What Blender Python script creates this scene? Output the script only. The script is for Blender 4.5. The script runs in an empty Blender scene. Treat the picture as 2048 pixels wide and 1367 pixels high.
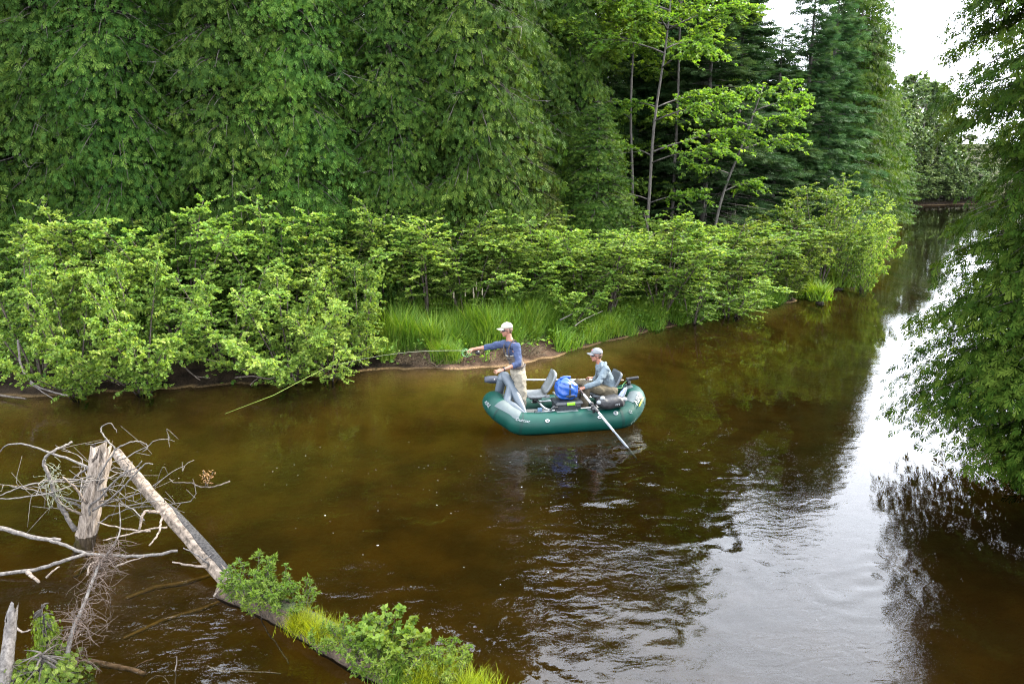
import bpy, bmesh, math, random
import numpy as np
from mathutils import Vector, Matrix
from math import radians as R, pi, sin, cos, tan, atan2, sqrt

SC = bpy.context.scene
C = SC.collection
rng = np.random.default_rng(11)

# ------------------------------------------------------------------ camera
CAM_H, PITCH, FPX = 4.7, R(12.51), 1593.0
cam_d = bpy.data.cameras.new('camera')
cam = bpy.data.objects.new('camera', cam_d); C.objects.link(cam)
cam.location = (0, 0, CAM_H); cam.rotation_euler = (pi/2 - PITCH, 0, 0)
cam_d.lens = 28.0; cam_d.sensor_width = 36.0
cam_d.clip_start = 0.1; cam_d.clip_end = 3000
SC.camera = cam

# ------------------------------------------------------------------ sky, sun, exposure
SUN_EL, SUN_AZ = R(38), R(70)            # azimuth from +y towards +x
w = bpy.data.worlds.new('World'); SC.world = w; w.use_nodes = True
nt = w.node_tree; nt.nodes.clear()
sky = nt.nodes.new('ShaderNodeTexSky'); sky.sky_type = 'NISHITA'; sky.sun_disc = False
sky.sun_elevation = SUN_EL; sky.sun_rotation = SUN_AZ
sky.air_density = 1.0; sky.dust_density = 3.5; sky.ozone_density = 1.0
hs = nt.nodes.new('ShaderNodeHueSaturation'); hs.inputs['Saturation'].default_value = 0.30
mixc = nt.nodes.new('ShaderNodeMix'); mixc.data_type = 'RGBA'     # thin bright cloud over the whole sky
mixc.inputs[0].default_value = 0.75
mixc.inputs[7].default_value = (20.5, 21.8, 24.2, 1)
bg = nt.nodes.new('ShaderNodeBackground'); bg.inputs['Strength'].default_value = 0.10
wo = nt.nodes.new('ShaderNodeOutputWorld')
nt.links.new(sky.outputs[0], hs.inputs['Color']); nt.links.new(hs.outputs[0], mixc.inputs[6])
nt.links.new(mixc.outputs[2], bg.inputs[0]); nt.links.new(bg.outputs[0], wo.inputs[0])

sd = bpy.data.lights.new('sun', 'SUN'); sd.energy = 4.2; sd.angle = R(8); sd.color = (1.0, 0.93, 0.80)
sun = bpy.data.objects.new('sun', sd); C.objects.link(sun)
sdir = Vector((sin(SUN_AZ)*cos(SUN_EL), cos(SUN_AZ)*cos(SUN_EL), sin(SUN_EL)))
sun.rotation_euler = sdir.to_track_quat('Z', 'Y').to_euler()
sun.location = (30, 5, 30)

SC.view_settings.view_transform = 'Standard'; SC.view_settings.look = 'None'
SC.view_settings.gamma = 1; SC.view_settings.use_curve_mapping = False
SC.view_settings.exposure = 2.3

SC.render.engine = 'CYCLES'
cy = SC.cycles
cy.max_bounces = 7; cy.diffuse_bounces = 3; cy.glossy_bounces = 3; cy.transmission_bounces = 4
cy.transparent_max_bounces = 6; cy.volume_bounces = 0
cy.caustics_reflective = False; cy.caustics_refractive = False
cy.sample_clamp_indirect = 6
cy.use_adaptive_sampling = False
cy.use_denoising = True; cy.denoising_prefilter = 'NONE'
cy.filter_width = 1.1
try: cy.denoiser = 'OPENIMAGEDENOISE'
except Exception: pass

# ------------------------------------------------------------------ picture point -> place in the world
def ray(px, py):
    u = (px-1024)/FPX; v = (683.5-py)/FPX
    return np.array([u, cos(PITCH)+v*sin(PITCH), -sin(PITCH)+v*cos(PITCH)])
def at(px, py, z=0.0):
    d = ray(px, py); t = (z-CAM_H)/d[2]
    return np.array([0, 0, CAM_H]) + d*t
def atd(px, py, Y):
    d = ray(px, py); return np.array([0, 0, CAM_H]) + d*(Y/d[1])

# ------------------------------------------------------------------ mesh helpers
def mesh_from(name, V, polys, mats=(), midx=None, tint=None, smooth=False):
    """V (N,3); polys: list of (M,k) int arrays"""
    me = bpy.data.meshes.new(name)
    V = np.asarray(V, dtype=np.float32)
    me.vertices.add(len(V)); me.vertices.foreach_set('co', V.ravel())
    polys = [np.asarray(p, dtype=np.int32) for p in polys if len(p)]
    li = np.concatenate([p.ravel() for p in polys])
    sizes = np.concatenate([np.full(len(p), p.shape[1], dtype=np.int32) for p in polys])
    st = np.concatenate([[0], np.cumsum(sizes)[:-1]]).astype(np.int32)
    me.loops.add(len(li)); me.loops.foreach_set('vertex_index', li)
    me.polygons.add(len(sizes)); me.polygons.foreach_set('loop_start', st)
    try: me.polygons.foreach_set('loop_total', sizes)
    except Exception: pass
    for m in mats: me.materials.append(m)
    if midx is not None: me.polygons.foreach_set('material_index', np.asarray(midx, dtype=np.int32))
    me.polygons.foreach_set('use_smooth', np.full(len(sizes), smooth, dtype=bool))
    if tint is not None:
        a = me.attributes.new('tint', 'FLOAT', 'POINT'); a.data.foreach_set('value', np.asarray(tint, dtype=np.float32))
    me.update(calc_edges=True); me.validate()
    return me

class MB:
    """collects shapes, builds ONE mesh object"""
    def __init__(s): s.V = []; s.P = {}; s.n = 0; s.T = []
    def add(s, V, polys, tint=0.5):
        V = np.asarray(V, float).reshape(-1, 3)
        for p in polys:
            p = np.asarray(p, int)
            if p.ndim == 1: p = p.reshape(1, -1)
            s.P.setdefault(p.shape[1], []).append(p + s.n)
        s.V.append(V); s.n += len(V)
        s.T.append(np.full(len(V), tint) if np.isscalar(tint) else np.asarray(tint))
        return s
    def mesh(s, name, mat, smooth=True):
        return mesh_from(name, np.concatenate(s.V), [np.concatenate(v) for v in s.P.values()], [mat], None, np.concatenate(s.T), smooth)
    def build(s, name, mat, parent=None, smooth=True, loc=None):
        return link(name, s.mesh(name, mat, smooth), parent, loc)
    # shapes
    def raw(s): return np.concatenate(s.V), {k: np.concatenate(v) for k, v in s.P.items()}
    def tube(s, pts, rad, n=8, rnd=False, flat=(1, 1), up=None, tint=0.5):
        V, P = tube(pts, rad, n, rnd, flat, up); return s.add(V, P, tint)
    def box(s, c, size, rot=None, bev=0.0):
        V, P = boxv(size, bev); V = V @ (np.array(rot).T if rot is not None else np.eye(3)) + np.asarray(c, float)
        return s.add(V, P)
    def ball(s, c, r, n=12, rot=None):
        V, P = ballv(n); V = V*np.asarray(r, float)
        if rot is not None: V = V @ np.array(rot).T
        return s.add(V + np.asarray(c, float), P)

def two_tone(name, pairs, smooth=True):
    """one mesh out of several collected shapes, each with its own material"""
    V = []; F = []; I = []; n = 0
    for k, (mb, mat) in enumerate(pairs):
        v, P = mb.raw(); V.append(v)
        for q in P.values(): F.append(q+n); I.append(np.full(len(q), k))
        n += len(v)
    return mesh_from(name, np.concatenate(V), F, [m for _, m in pairs], np.concatenate(I), None, smooth)
def link(name, me, parent=None, loc=None):
    o = bpy.data.objects.new(name, me); C.objects.link(o)
    if parent is not None: o.parent = parent
    if loc is not None: o.location = loc
    return o
def tag(o, label=None, cat=None, group=None, kind=None):
    if label: o['label'] = label
    if cat: o['category'] = cat
    if group: o['group'] = group
    if kind: o['kind'] = kind
    return o
def thing(name, label, cat, loc=(0, 0, 0), rz=0, group=None):
    o = bpy.data.objects.new(name, None); C.objects.link(o)
    o.location = loc; o.rotation_euler = (0, 0, rz); o.empty_display_size = 0.2
    return tag(o, label, cat, group)
def copy_thing(root, label, loc, rz=0, scale=(1, 1, 1), group=None, tilt=(0, 0)):
    r = root.copy(); C.objects.link(r); r.location = loc; r.rotation_euler = (tilt[0], tilt[1], rz); r.scale = scale
    r['label'] = label
    if group: r['group'] = group
    for ch in root.children:
        c = ch.copy(); C.objects.link(c); c.parent = r
        for g in ch.children:
            d = g.copy(); C.objects.link(d); d.parent = c
    return r

def norm(a):
    a = np.asarray(a, float); return a/np.maximum(np.linalg.norm(a, axis=-1, keepdims=True), 1e-9)
def smoothpath(pts, k=4):
    """Catmull-Rom resample; pts (N,d)"""
    P = np.asarray(pts, float)
    if len(P) < 3: return P
    E = np.vstack([2*P[0]-P[1], P, 2*P[-1]-P[-2]]); out = []
    for i in range(1, len(E)-2):
        for j in range(k):
            t = j/k
            out.append(0.5*(2*E[i]+(E[i+1]-E[i-1])*t+(2*E[i-1]-5*E[i]+4*E[i+1]-E[i+2])*t*t+(3*E[i]-E[i-1]-3*E[i+1]+E[i+2])*t**3))
    out.append(P[-1]); return np.array(out)
def tube(pts, rad, n=8, rnd=False, flat=(1, 1), up=None):
    P = np.asarray(pts, float); m = len(P)
    r = np.full(m, rad, float) if np.isscalar(rad) else np.asarray(rad, float)
    T = np.gradient(P, axis=0) if m > 2 else np.repeat((P[1:]-P[:1]), m, 0)
    T = norm(T)
    if rnd:
        ks = [(1.0, 0.0), (0.87, 0.5), (0.5, 0.87)]      # along, radius
        a = [(P[0]-T[0]*r[0]*x, r[0]*max(y, 0.05), T[0]) for x, y in ks]
        b = [(P[-1]+T[-1]*r[-1]*x, r[-1]*max(y, 0.05), T[-1]) for x, y in ks[::-1]]
        P = np.vstack([[q[0] for q in a], P, [q[0] for q in b]])
        r = np.concatenate([[q[1] for q in a], r, [q[1] for q in b]])
        T = np.vstack([[q[2] for q in a], T, [q[2] for q in b]]); m = len(P)
    ref = np.array(up if up is not None else ((0, 0, 1) if abs(T[0][2]) < 0.9 else (1, 0, 0)), float)
    N = ref - T[0]*np.dot(ref, T[0]); N = N/np.linalg.norm(N)
    ang = np.arange(n)*2*pi/n; V = np.zeros((m, n, 3))
    for i in range(m):
        if i: N = N - T[i]*np.dot(N, T[i]); N = N/max(np.linalg.norm(N), 1e-9)
        B = np.cross(T[i], N)
        V[i] = P[i] + r[i]*(np.cos(ang)[:, None]*N*flat[0] + np.sin(ang)[:, None]*B*flat[1])
    idx = np.arange(m*n).reshape(m, n); nx = np.roll(idx, -1, 1)
    Q = np.stack([idx[:-1], nx[:-1], nx[1:], idx[1:]], -1).reshape(-1, 4)
    return V.reshape(-1, 3), [Q, idx[0][::-1].reshape(1, -1), idx[-1].reshape(1, -1)]
def boxv(size, bev=0.0):
    x, y, z = np.asarray(size, float)/2
    if bev <= 0:
        V = np.array([[-x,-y,-z],[x,-y,-z],[x,y,-z],[-x,y,-z],[-x,-y,z],[x,-y,z],[x,y,z],[-x,y,z]])
        return V, [np.array([[0,3,2,1],[4,5,6,7],[0,1,5,4],[1,2,6,5],[2,3,7,6],[3,0,4,7]])]
    bm = bmesh.new(); bmesh.ops.create_cube(bm, size=1)
    for v in bm.verts: v.co = Vector((v.co.x*2*x, v.co.y*2*y, v.co.z*2*z))
    bmesh.ops.bevel(bm, geom=bm.edges[:], offset=bev, segments=2, affect='EDGES', profile=0.5)
    bm.verts.index_update()
    V = np.array([v.co[:] for v in bm.verts]); by = {}
    for f in bm.faces: by.setdefault(len(f.verts), []).append([v.index for v in f.verts])
    bm.free(); return V, [np.array(q) for q in by.values()]
def ballv(n=12):
    m = max(6, n//2+1); V = [(0, 0, 1)]
    for i in range(1, m):
        a = pi*i/m
        for j in range(n): V.append((sin(a)*cos(2*pi*j/n), sin(a)*sin(2*pi*j/n), cos(a)))
    V.append((0, 0, -1)); Q = []; Tn = []
    for j in range(n): Tn.append((0, 1+j, 1+(j+1) % n))
    for i in range(m-2):
        for j in range(n):
            a = 1+i*n+j; b = 1+i*n+(j+1) % n; Q.append((a, a+n, b+n, b))
    last = len(V)-1; o = 1+(m-2)*n
    for j in range(n): Tn.append((last, o+(j+1) % n, o+j))
    return np.array(V), [np.array(Q), np.array(Tn)]

# ------------------------------------------------------------------ materials
def newmat(name):
    m = bpy.data.materials.new(name); m.use_nodes = True; nt = m.node_tree; nt.nodes.clear()
    out = nt.nodes.new('ShaderNodeOutputMaterial'); return m, nt, out
def plain(name, col, rough=0.6, metal=0.0, var=0.12, scale=8.0, spec=0.4, bump=0.0, bscale=40.0):
    """base colour broken up by noise, with optional fine relief"""
    m, nt, out = newmat(name); p = nt.nodes.new('ShaderNodeBsdfPrincipled')
    tc = nt.nodes.new('ShaderNodeTexCoord'); nz = nt.nodes.new('ShaderNodeTexNoise')
    nz.inputs['Scale'].default_value = scale; nz.inputs['Detail'].default_value = 5
    nt.links.new(tc.outputs['Object'], nz.inputs['Vector'])
    rp = nt.nodes.new('ShaderNodeValToRGB')
    rp.color_ramp.elements[0].position = 0.3; rp.color_ramp.elements[1].position = 0.7
    rp.color_ramp.elements[0].color = tuple(max(0, c*(1-var)) for c in col)+(1,)
    rp.color_ramp.elements[1].color = tuple(min(1, c*(1+var)) for c in col)+(1,)
    nt.links.new(nz.outputs['Fac'], rp.inputs[0]); nt.links.new(rp.outputs[0], p.inputs['Base Color'])
    p.inputs['Roughness'].default_value = rough; p.inputs['Metallic'].default_value = metal
    p.inputs['Specular IOR Level'].default_value = spec
    if bump > 0:
        n2 = nt.nodes.new('ShaderNodeTexNoise'); n2.inputs['Scale'].default_value = bscale; n2.inputs['Detail'].default_value = 4
        nt.links.new(tc.outputs['Object'], n2.inputs['Vector'])
        b = nt.nodes.new('ShaderNodeBump'); b.inputs['Strength'].default_value = bump; b.inputs['Distance'].default_value = 0.02
        nt.links.new(n2.outputs['Fac'], b.inputs['Height']); nt.links.new(b.outputs[0], p.inputs['Normal'])
    nt.links.new(p.outputs[0], out.inputs[0]); return m
def leafmat(name, cols, trans=0.35, rough=0.5, objvar=0.25, spec=0.35):
    """leaf colour by a per-leaf value; part of the light passes through the blade"""
    m, nt, out = newmat(name)
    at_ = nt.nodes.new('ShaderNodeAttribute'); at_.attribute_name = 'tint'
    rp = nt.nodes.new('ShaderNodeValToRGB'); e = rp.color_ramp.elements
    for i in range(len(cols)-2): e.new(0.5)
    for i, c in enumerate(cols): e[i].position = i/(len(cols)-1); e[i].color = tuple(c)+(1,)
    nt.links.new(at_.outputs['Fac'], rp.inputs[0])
    oi = nt.nodes.new('ShaderNodeObjectInfo')
    mr = nt.nodes.new('ShaderNodeMapRange'); mr.inputs[3].default_value = 1-objvar; mr.inputs[4].default_value = 1+objvar
    nt.links.new(oi.outputs['Random'], mr.inputs[0])
    h = nt.nodes.new('ShaderNodeHueSaturation'); nt.links.new(rp.outputs[0], h.inputs['Color']); nt.links.new(mr.outputs[0], h.inputs['Value'])
    mh = nt.nodes.new('ShaderNodeMath'); mh.operation = 'MULTIPLY'; mh.inputs[1].default_value = 7.31; nt.links.new(oi.outputs['Random'], mh.inputs[0])
    mf = nt.nodes.new('ShaderNodeMath'); mf.operation = 'FRACT'; nt.links.new(mh.outputs[0], mf.inputs[0])
    mr2 = nt.nodes.new('ShaderNodeMapRange'); mr2.inputs[3].default_value = 0.488; mr2.inputs[4].default_value = 0.510       # each plant its own green
    nt.links.new(mf.outputs[0], mr2.inputs[0]); nt.links.new(mr2.outputs[0], h.inputs['Hue'])
    p = nt.nodes.new('ShaderNodeBsdfPrincipled'); p.inputs['Roughness'].default_value = rough; p.inputs['Specular IOR Level'].default_value = spec
    nt.links.new(h.outputs[0], p.inputs['Base Color'])
    t = nt.nodes.new('ShaderNodeBsdfTranslucent')
    h2 = nt.nodes.new('ShaderNodeHueSaturation'); h2.inputs['Hue'].default_value = 0.485; h2.inputs['Saturation'].default_value = 1.1; h2.inputs['Value'].default_value = 1.25
    nt.links.new(h.outputs[0], h2.inputs['Color']); nt.links.new(h2.outputs[0], t.inputs[0])
    mx = nt.nodes.new('ShaderNodeMixShader'); mx.inputs[0].default_value = trans
    nt.links.new(p.outputs[0], mx.inputs[1]); nt.links.new(t.outputs[0], mx.inputs[2]); nt.links.new(mx.outputs[0], out.inputs[0])
    return m
def barkmat(name, c1, c2, sc=(14, 14, 2.5), bump=0.6):
    m, nt, out = newmat(name); p = nt.nodes.new('ShaderNodeBsdfPrincipled'); p.inputs['Roughness'].default_value = 0.85
    p.inputs['Specular IOR Level'].default_value = 0.2
    tc = nt.nodes.new('ShaderNodeTexCoord'); mp = nt.nodes.new('ShaderNodeMapping'); mp.inputs['Scale'].default_value = sc
    nz = nt.nodes.new('ShaderNodeTexNoise'); nz.inputs['Scale'].default_value = 1.6; nz.inputs['Detail'].default_value = 8; nz.inputs['Roughness'].default_value = 0.65
    nt.links.new(tc.outputs['Object'], mp.inputs[0]); nt.links.new(mp.outputs[0], nz.inputs['Vector'])
    rp = nt.nodes.new('ShaderNodeValToRGB'); rp.color_ramp.elements[0].position = 0.35; rp.color_ramp.elements[1].position = 0.68
    rp.color_ramp.elements[0].color = tuple(c1)+(1,); rp.color_ramp.elements[1].color = tuple(c2)+(1,)
    nt.links.new(nz.outputs['Fac'], rp.inputs[0]); nt.links.new(rp.outputs[0], p.inputs['Base Color'])
    b = nt.nodes.new('ShaderNodeBump'); b.inputs['Strength'].default_value = bump; b.inputs['Distance'].default_value = 0.03
    nt.links.new(nz.outputs['Fac'], b.inputs['Height']); nt.links.new(b.outputs[0], p.inputs['Normal'])
    nt.links.new(p.outputs[0], out.inputs[0]); return m

M_CEDAR = leafmat('cedar_leaf', [(0.008,0.024,0.004),(0.024,0.055,0.007),(0.064,0.100,0.015)], 0.30, 0.65, spec=0.06)
M_CEDARY = leafmat('cedar_leaf_yellowish', [(0.014,0.030,0.004),(0.038,0.066,0.009),(0.090,0.115,0.022)], 0.30, 0.65, spec=0.06)
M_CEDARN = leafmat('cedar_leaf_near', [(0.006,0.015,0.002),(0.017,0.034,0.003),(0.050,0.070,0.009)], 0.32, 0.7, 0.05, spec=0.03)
M_FIR = leafmat('fir_needle', [(0.008,0.024,0.007),(0.019,0.048,0.014),(0.050,0.090,0.026)], 0.24, 0.65, spec=0.05)
M_ALDER = leafmat('alder_leaf', [(0.042,0.096,0.015),(0.100,0.168,0.024),(0.190,0.244,0.050)], 0.46, 0.5, 0.30, 0.14)
M_MAPLE = leafmat('maple_leaf', [(0.042,0.095,0.012),(0.085,0.155,0.020),(0.150,0.215,0.036)], 0.52, 0.5, 0.1, 0.15)
M_FARLEAF = leafmat('far_leaf', [(0.032,0.060,0.016),(0.055,0.090,0.024),(0.080,0.115,0.032)], 0.35, 0.5, 0.2)
M_GRASS = leafmat('grass_blade', [(0.038,0.085,0.010),(0.078,0.150,0.014),(0.165,0.210,0.035)], 0.42, 0.5, 0.05, 0.12)
M_TUFT = leafmat('tuft_blade', [(0.090,0.130,0.006),(0.160,0.200,0.008),(0.240,0.255,0.025)], 0.45, 0.5, 0.08, 0.12)
M_GALE = leafmat('gale_leaf', [(0.040,0.078,0.008),(0.080,0.125,0.013),(0.135,0.175,0.028)], 0.40, 0.5, 0.1, 0.14)
M_BARK = barkmat('cedar_bark', (0.020,0.017,0.014), (0.075,0.065,0.055))
M_BARKG = barkmat('grey_bark', (0.022,0.020,0.017), (0.085,0.077,0.066))
M_TWIG = barkmat('alder_bark', (0.024,0.018,0.014), (0.085,0.070,0.056))
M_DEAD = barkmat('weathered_wood', (0.045,0.033,0.025), (0.19,0.155,0.125), (16, 16, 16), 0.5)
M_DEADG = barkmat('grey_dead_wood', (0.036,0.031,0.027), (0.125,0.112,0.10), (16, 16, 16), 0.4)
# ------------------------------------------------------------------ river outline (left bank read off the waterline, then far and right bank)
_LB = [(0,792),(100,790),(250,782),(400,776),(520,766),(620,752),(700,741),(800,735),(900,737),(1000,730),(1090,714),(1200,682),(1300,662),
       (1400,640),(1500,620),(1560,606),(1640,586),(1700,566),(1728,545),(1742,520),(1775,490),(1790,460),(1784,430)]
LEFT = [(-140,26),(-60,21),(-25,17.4)] + [tuple(at(*p)[:2]) for p in _LB]
FAR = [(35,86),(44,94),(62,103),(110,112),(190,104)]
RIGHT = [(190,70),(110,44),(60,30),(34,21.5),(18,16.2),(11.5,12.6),(9.2,9.6),(8.4,6.0),(8.2,-6),(8.5,-40)]
POLY = np.array(LEFT + FAR + RIGHT + [(-140,-40)])
def sdist(X, Y):
    """distance to the waterline: positive on land"""
    X = np.asarray(X, float); Y = np.asarray(Y, float); d2 = np.full(X.shape, 1e18); ins = np.zeros(X.shape, bool)
    for i in range(len(POLY)):
        ax, ay = POLY[i]; bx, by = POLY[(i+1) % len(POLY)]
        ex, ey = bx-ax, by-ay; L = ex*ex+ey*ey
        t = np.clip(((X-ax)*ex+(Y-ay)*ey)/L, 0, 1)
        d2 = np.minimum(d2, (X-ax-t*ex)**2+(Y-ay-t*ey)**2)
        c = ((ay > Y) != (by > Y)) & (X < ex*(Y-ay)/(ey if abs(ey) > 1e-12 else 1e-12)+ax); ins ^= c
    d = np.sqrt(d2); return np.where(ins, -d, d)
def vnoise(X, Y, s, seed=0):
    """smooth value noise, numpy"""
    X = np.asarray(X, float)/s; Y = np.asarray(Y, float)/s
    xi = np.floor(X).astype(np.int64); yi = np.floor(Y).astype(np.int64); fx = X-xi; fy = Y-yi
    fx = fx*fx*(3-2*fx); fy = fy*fy*(3-2*fy)
    def h(a, b):
        n = (a*374761393 + b*668265263 + seed*1442695041) & 0xffffffff
        n = ((n ^ (n >> 13))*1274126177) & 0xffffffff
        return ((n ^ (n >> 16)) & 0xffff)/65535.0
    return (h(xi,yi)*(1-fx)+h(xi+1,yi)*fx)*(1-fy)+(h(xi,yi+1)*(1-fx)+h(xi+1,yi+1)*fx)*fy
def ground_z(X, Y):
    X = np.asarray(X, float); Y = np.asarray(Y, float)
    s = sdist(X, Y) + (vnoise(X, Y, 0.9, 3)-0.5)*0.45+(vnoise(X, Y, 0.35, 4)-0.5)*0.22
    land = 0.30*(1-np.exp(-np.maximum(s,0)/0.45)) + 0.035*np.minimum(np.maximum(s,0),60) + 0.10*(vnoise(X,Y,1.6,1)-0.3)*np.clip(s,0,1) + 0.10*np.clip(s-0.8,0,70)*np.clip((Y-78)/8,0,1)  # slope added behind the far bank blocks sky from the water's reflection
    deep = np.maximum(-s, 0)
    bed = -(0.55*(1-np.exp(-deep/2.2)) + 1.0*(1-np.exp(-deep/7.0)) + 0.6*np.clip((X-0.5)/3.5,0,1)*np.clip(deep/1.2,0,1)*np.clip((16-Y)/4,0,1)) + 0.10*(vnoise(X,Y,2.2,5)-0.5)*np.clip(deep,0,1)  # bed deepened on the right to darken water there in place of shade
    return np.where(s > 0, land, bed)
def gz(x, y): return float(ground_z(np.array([x]), np.array([y]))[0])
def axis(lo, hi, step, out_lo, out_hi, grow=1.13):
    a = list(np.arange(lo, hi+1e-6, step)); s = step; x = a[-1]
    while x < out_hi: s *= grow; x += s; a.append(x)
    s = step; x = a[0]; b = []
    while x > out_lo: s *= grow; x -= s; b.append(x)
    return np.array(b[::-1]+a)
def gridmesh(xs, ys, zf):
    X, Y = np.meshgrid(xs, ys); Z = zf(X, Y); n, m = X.shape
    idx = np.arange(n*m).reshape(n, m)
    Q = np.stack([idx[:-1,:-1], idx[:-1,1:], idx[1:,1:], idx[1:,:-1]], -1).reshape(-1, 4)
    return np.stack([X, Y, Z], -1).reshape(-1, 3), Q, idx

# ground: one sheet, riverbed included
def ground_mat():
    m, nt, out = newmat('ground_soil'); N = nt.nodes.new; L = nt.links.new
    p = N('ShaderNodeBsdfPrincipled'); p.inputs['Roughness'].default_value = 0.95; p.inputs['Specular IOR Level'].default_value = 0.04
    geo = N('ShaderNodeNewGeometry'); sp = N('ShaderNodeSeparateXYZ'); L(geo.outputs['Position'], sp.inputs[0])
    n1 = N('ShaderNodeTexNoise'); n1.inputs['Scale'].default_value = 3.0; n1.inputs['Detail'].default_value = 9; L(geo.outputs['Position'], n1.inputs['Vector'])
    mud = N('ShaderNodeValToRGB'); mud.color_ramp.elements[0].position = 0.33; mud.color_ramp.elements[1].position = 0.7
    mud.color_ramp.elements[0].color = (0.006,0.0045,0.003,1); mud.color_ramp.elements[1].color = (0.020,0.014,0.009,1); L(n1.outputs['Fac'], mud.inputs[0])  # wet mud, darkened further to paint in shade under overhanging shrubs
    n2 = N('ShaderNodeTexNoise'); n2.inputs['Scale'].default_value = 5; n2.inputs['Detail'].default_value = 6; L(geo.outputs['Position'], n2.inputs['Vector'])
    lit = N('ShaderNodeValToRGB'); lit.color_ramp.elements[0].position = 0.35; lit.color_ramp.elements[1].position = 0.7
    lit.color_ramp.elements[0].color = (0.010,0.008,0.005,1); lit.color_ramp.elements[1].color = (0.030,0.033,0.011,1); L(n2.outputs['Fac'], lit.inputs[0])
    bedn = N('ShaderNodeTexNoise'); bedn.inputs['Scale'].default_value = 1.1; bedn.inputs['Detail'].default_value = 9; L(geo.outputs['Position'], bedn.inputs['Vector'])
    bed = N('ShaderNodeValToRGB'); bed.color_ramp.elements[0].position = 0.38; bed.color_ramp.elements[1].position = 0.62
    bed.color_ramp.elements[0].color = (0.14,0.094,0.040,1); bed.color_ramp.elements[1].color = (0.26,0.176,0.076,1); L(bedn.outputs['Fac'], bed.inputs[0])
    sandy = N('ShaderNodeMapRange'); sandy.inputs[1].default_value = -2.6; sandy.inputs[2].default_value = -2.0; L(sp.outputs['X'], sandy.inputs[0])
    sandy2 = N('ShaderNodeMapRange'); sandy2.inputs[1].default_value = 0.9; sandy2.inputs[2].default_value = 1.4; sandy2.inputs[3].default_value = 1; sandy2.inputs[4].default_value = 0; L(sp.outputs['X'], sandy2.inputs[0])
    sm = N('ShaderNodeMath'); sm.operation = 'MULTIPLY'; L(sandy.outputs[0], sm.inputs[0]); L(sandy2.outputs[0], sm.inputs[1])
    sr = N('ShaderNodeValToRGB'); sr.color_ramp.elements[0].position = 0.33; sr.color_ramp.elements[1].position = 0.7
    sr.color_ramp.elements[0].color = (0.020,0.013,0.008,1); sr.color_ramp.elements[1].color = (0.075,0.048,0.032,1); L(n1.outputs['Fac'], sr.inputs[0])
    md = N('ShaderNodeMix'); md.data_type = 'RGBA'; L(sm.outputs[0], md.inputs[0]); L(mud.outputs[0], md.inputs[6]); L(sr.outputs[0], md.inputs[7])
    f1 = N('ShaderNodeMapRange'); f1.inputs[1].default_value = 0.26; f1.inputs[2].default_value = 0.40; L(sp.outputs['Z'], f1.inputs[0])
    f0 = N('ShaderNodeMapRange'); f0.inputs[1].default_value = -0.08; f0.inputs[2].default_value = 0.04; L(sp.outputs['Z'], f0.inputs[0])
    a = N('ShaderNodeMix'); a.data_type = 'RGBA'; L(f1.outputs[0], a.inputs[0]); L(md.outputs[2], a.inputs[6]); L(lit.outputs[0], a.inputs[7])
    b = N('ShaderNodeMix'); b.data_type = 'RGBA'; L(f0.outputs[0], b.inputs[0]); L(bed.outputs[0], b.inputs[6]); L(a.outputs[2], b.inputs[7])
    L(b.outputs[2], p.inputs['Base Color'])
    n3 = N('ShaderNodeTexNoise'); n3.inputs['Scale'].default_value = 16; n3.inputs['Detail'].default_value = 8; L(geo.outputs['Position'], n3.inputs['Vector'])
    bp = N('ShaderNodeBump'); bp.inputs['Strength'].default_value = 0.9; bp.inputs['Distance'].default_value = 0.06; L(n3.outputs['Fac'], bp.inputs['Height']); L(bp.outputs[0], p.inputs['Normal'])
    L(p.outputs[0], out.inputs[0]); return m
def finer(a, lo, hi, step): return np.unique(np.round(np.concatenate([a[(a < lo-step*.5) | (a > hi+step*.5)], np.arange(lo, hi+1e-6, step)]), 4))
V, Q, _ = gridmesh(finer(axis(-14, 20, 0.25, -150, 200), 27, 70, 1.5), finer(axis(4, 34, 0.25, -40, 420), 84, 114, 1.0), ground_z)
ground = link('ground', mesh_from('ground', V, [Q], [ground_mat()], smooth=True)); tag(ground, 'low muddy river bank with leaf litter running down into the sandy riverbed', kind='structure')

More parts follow.
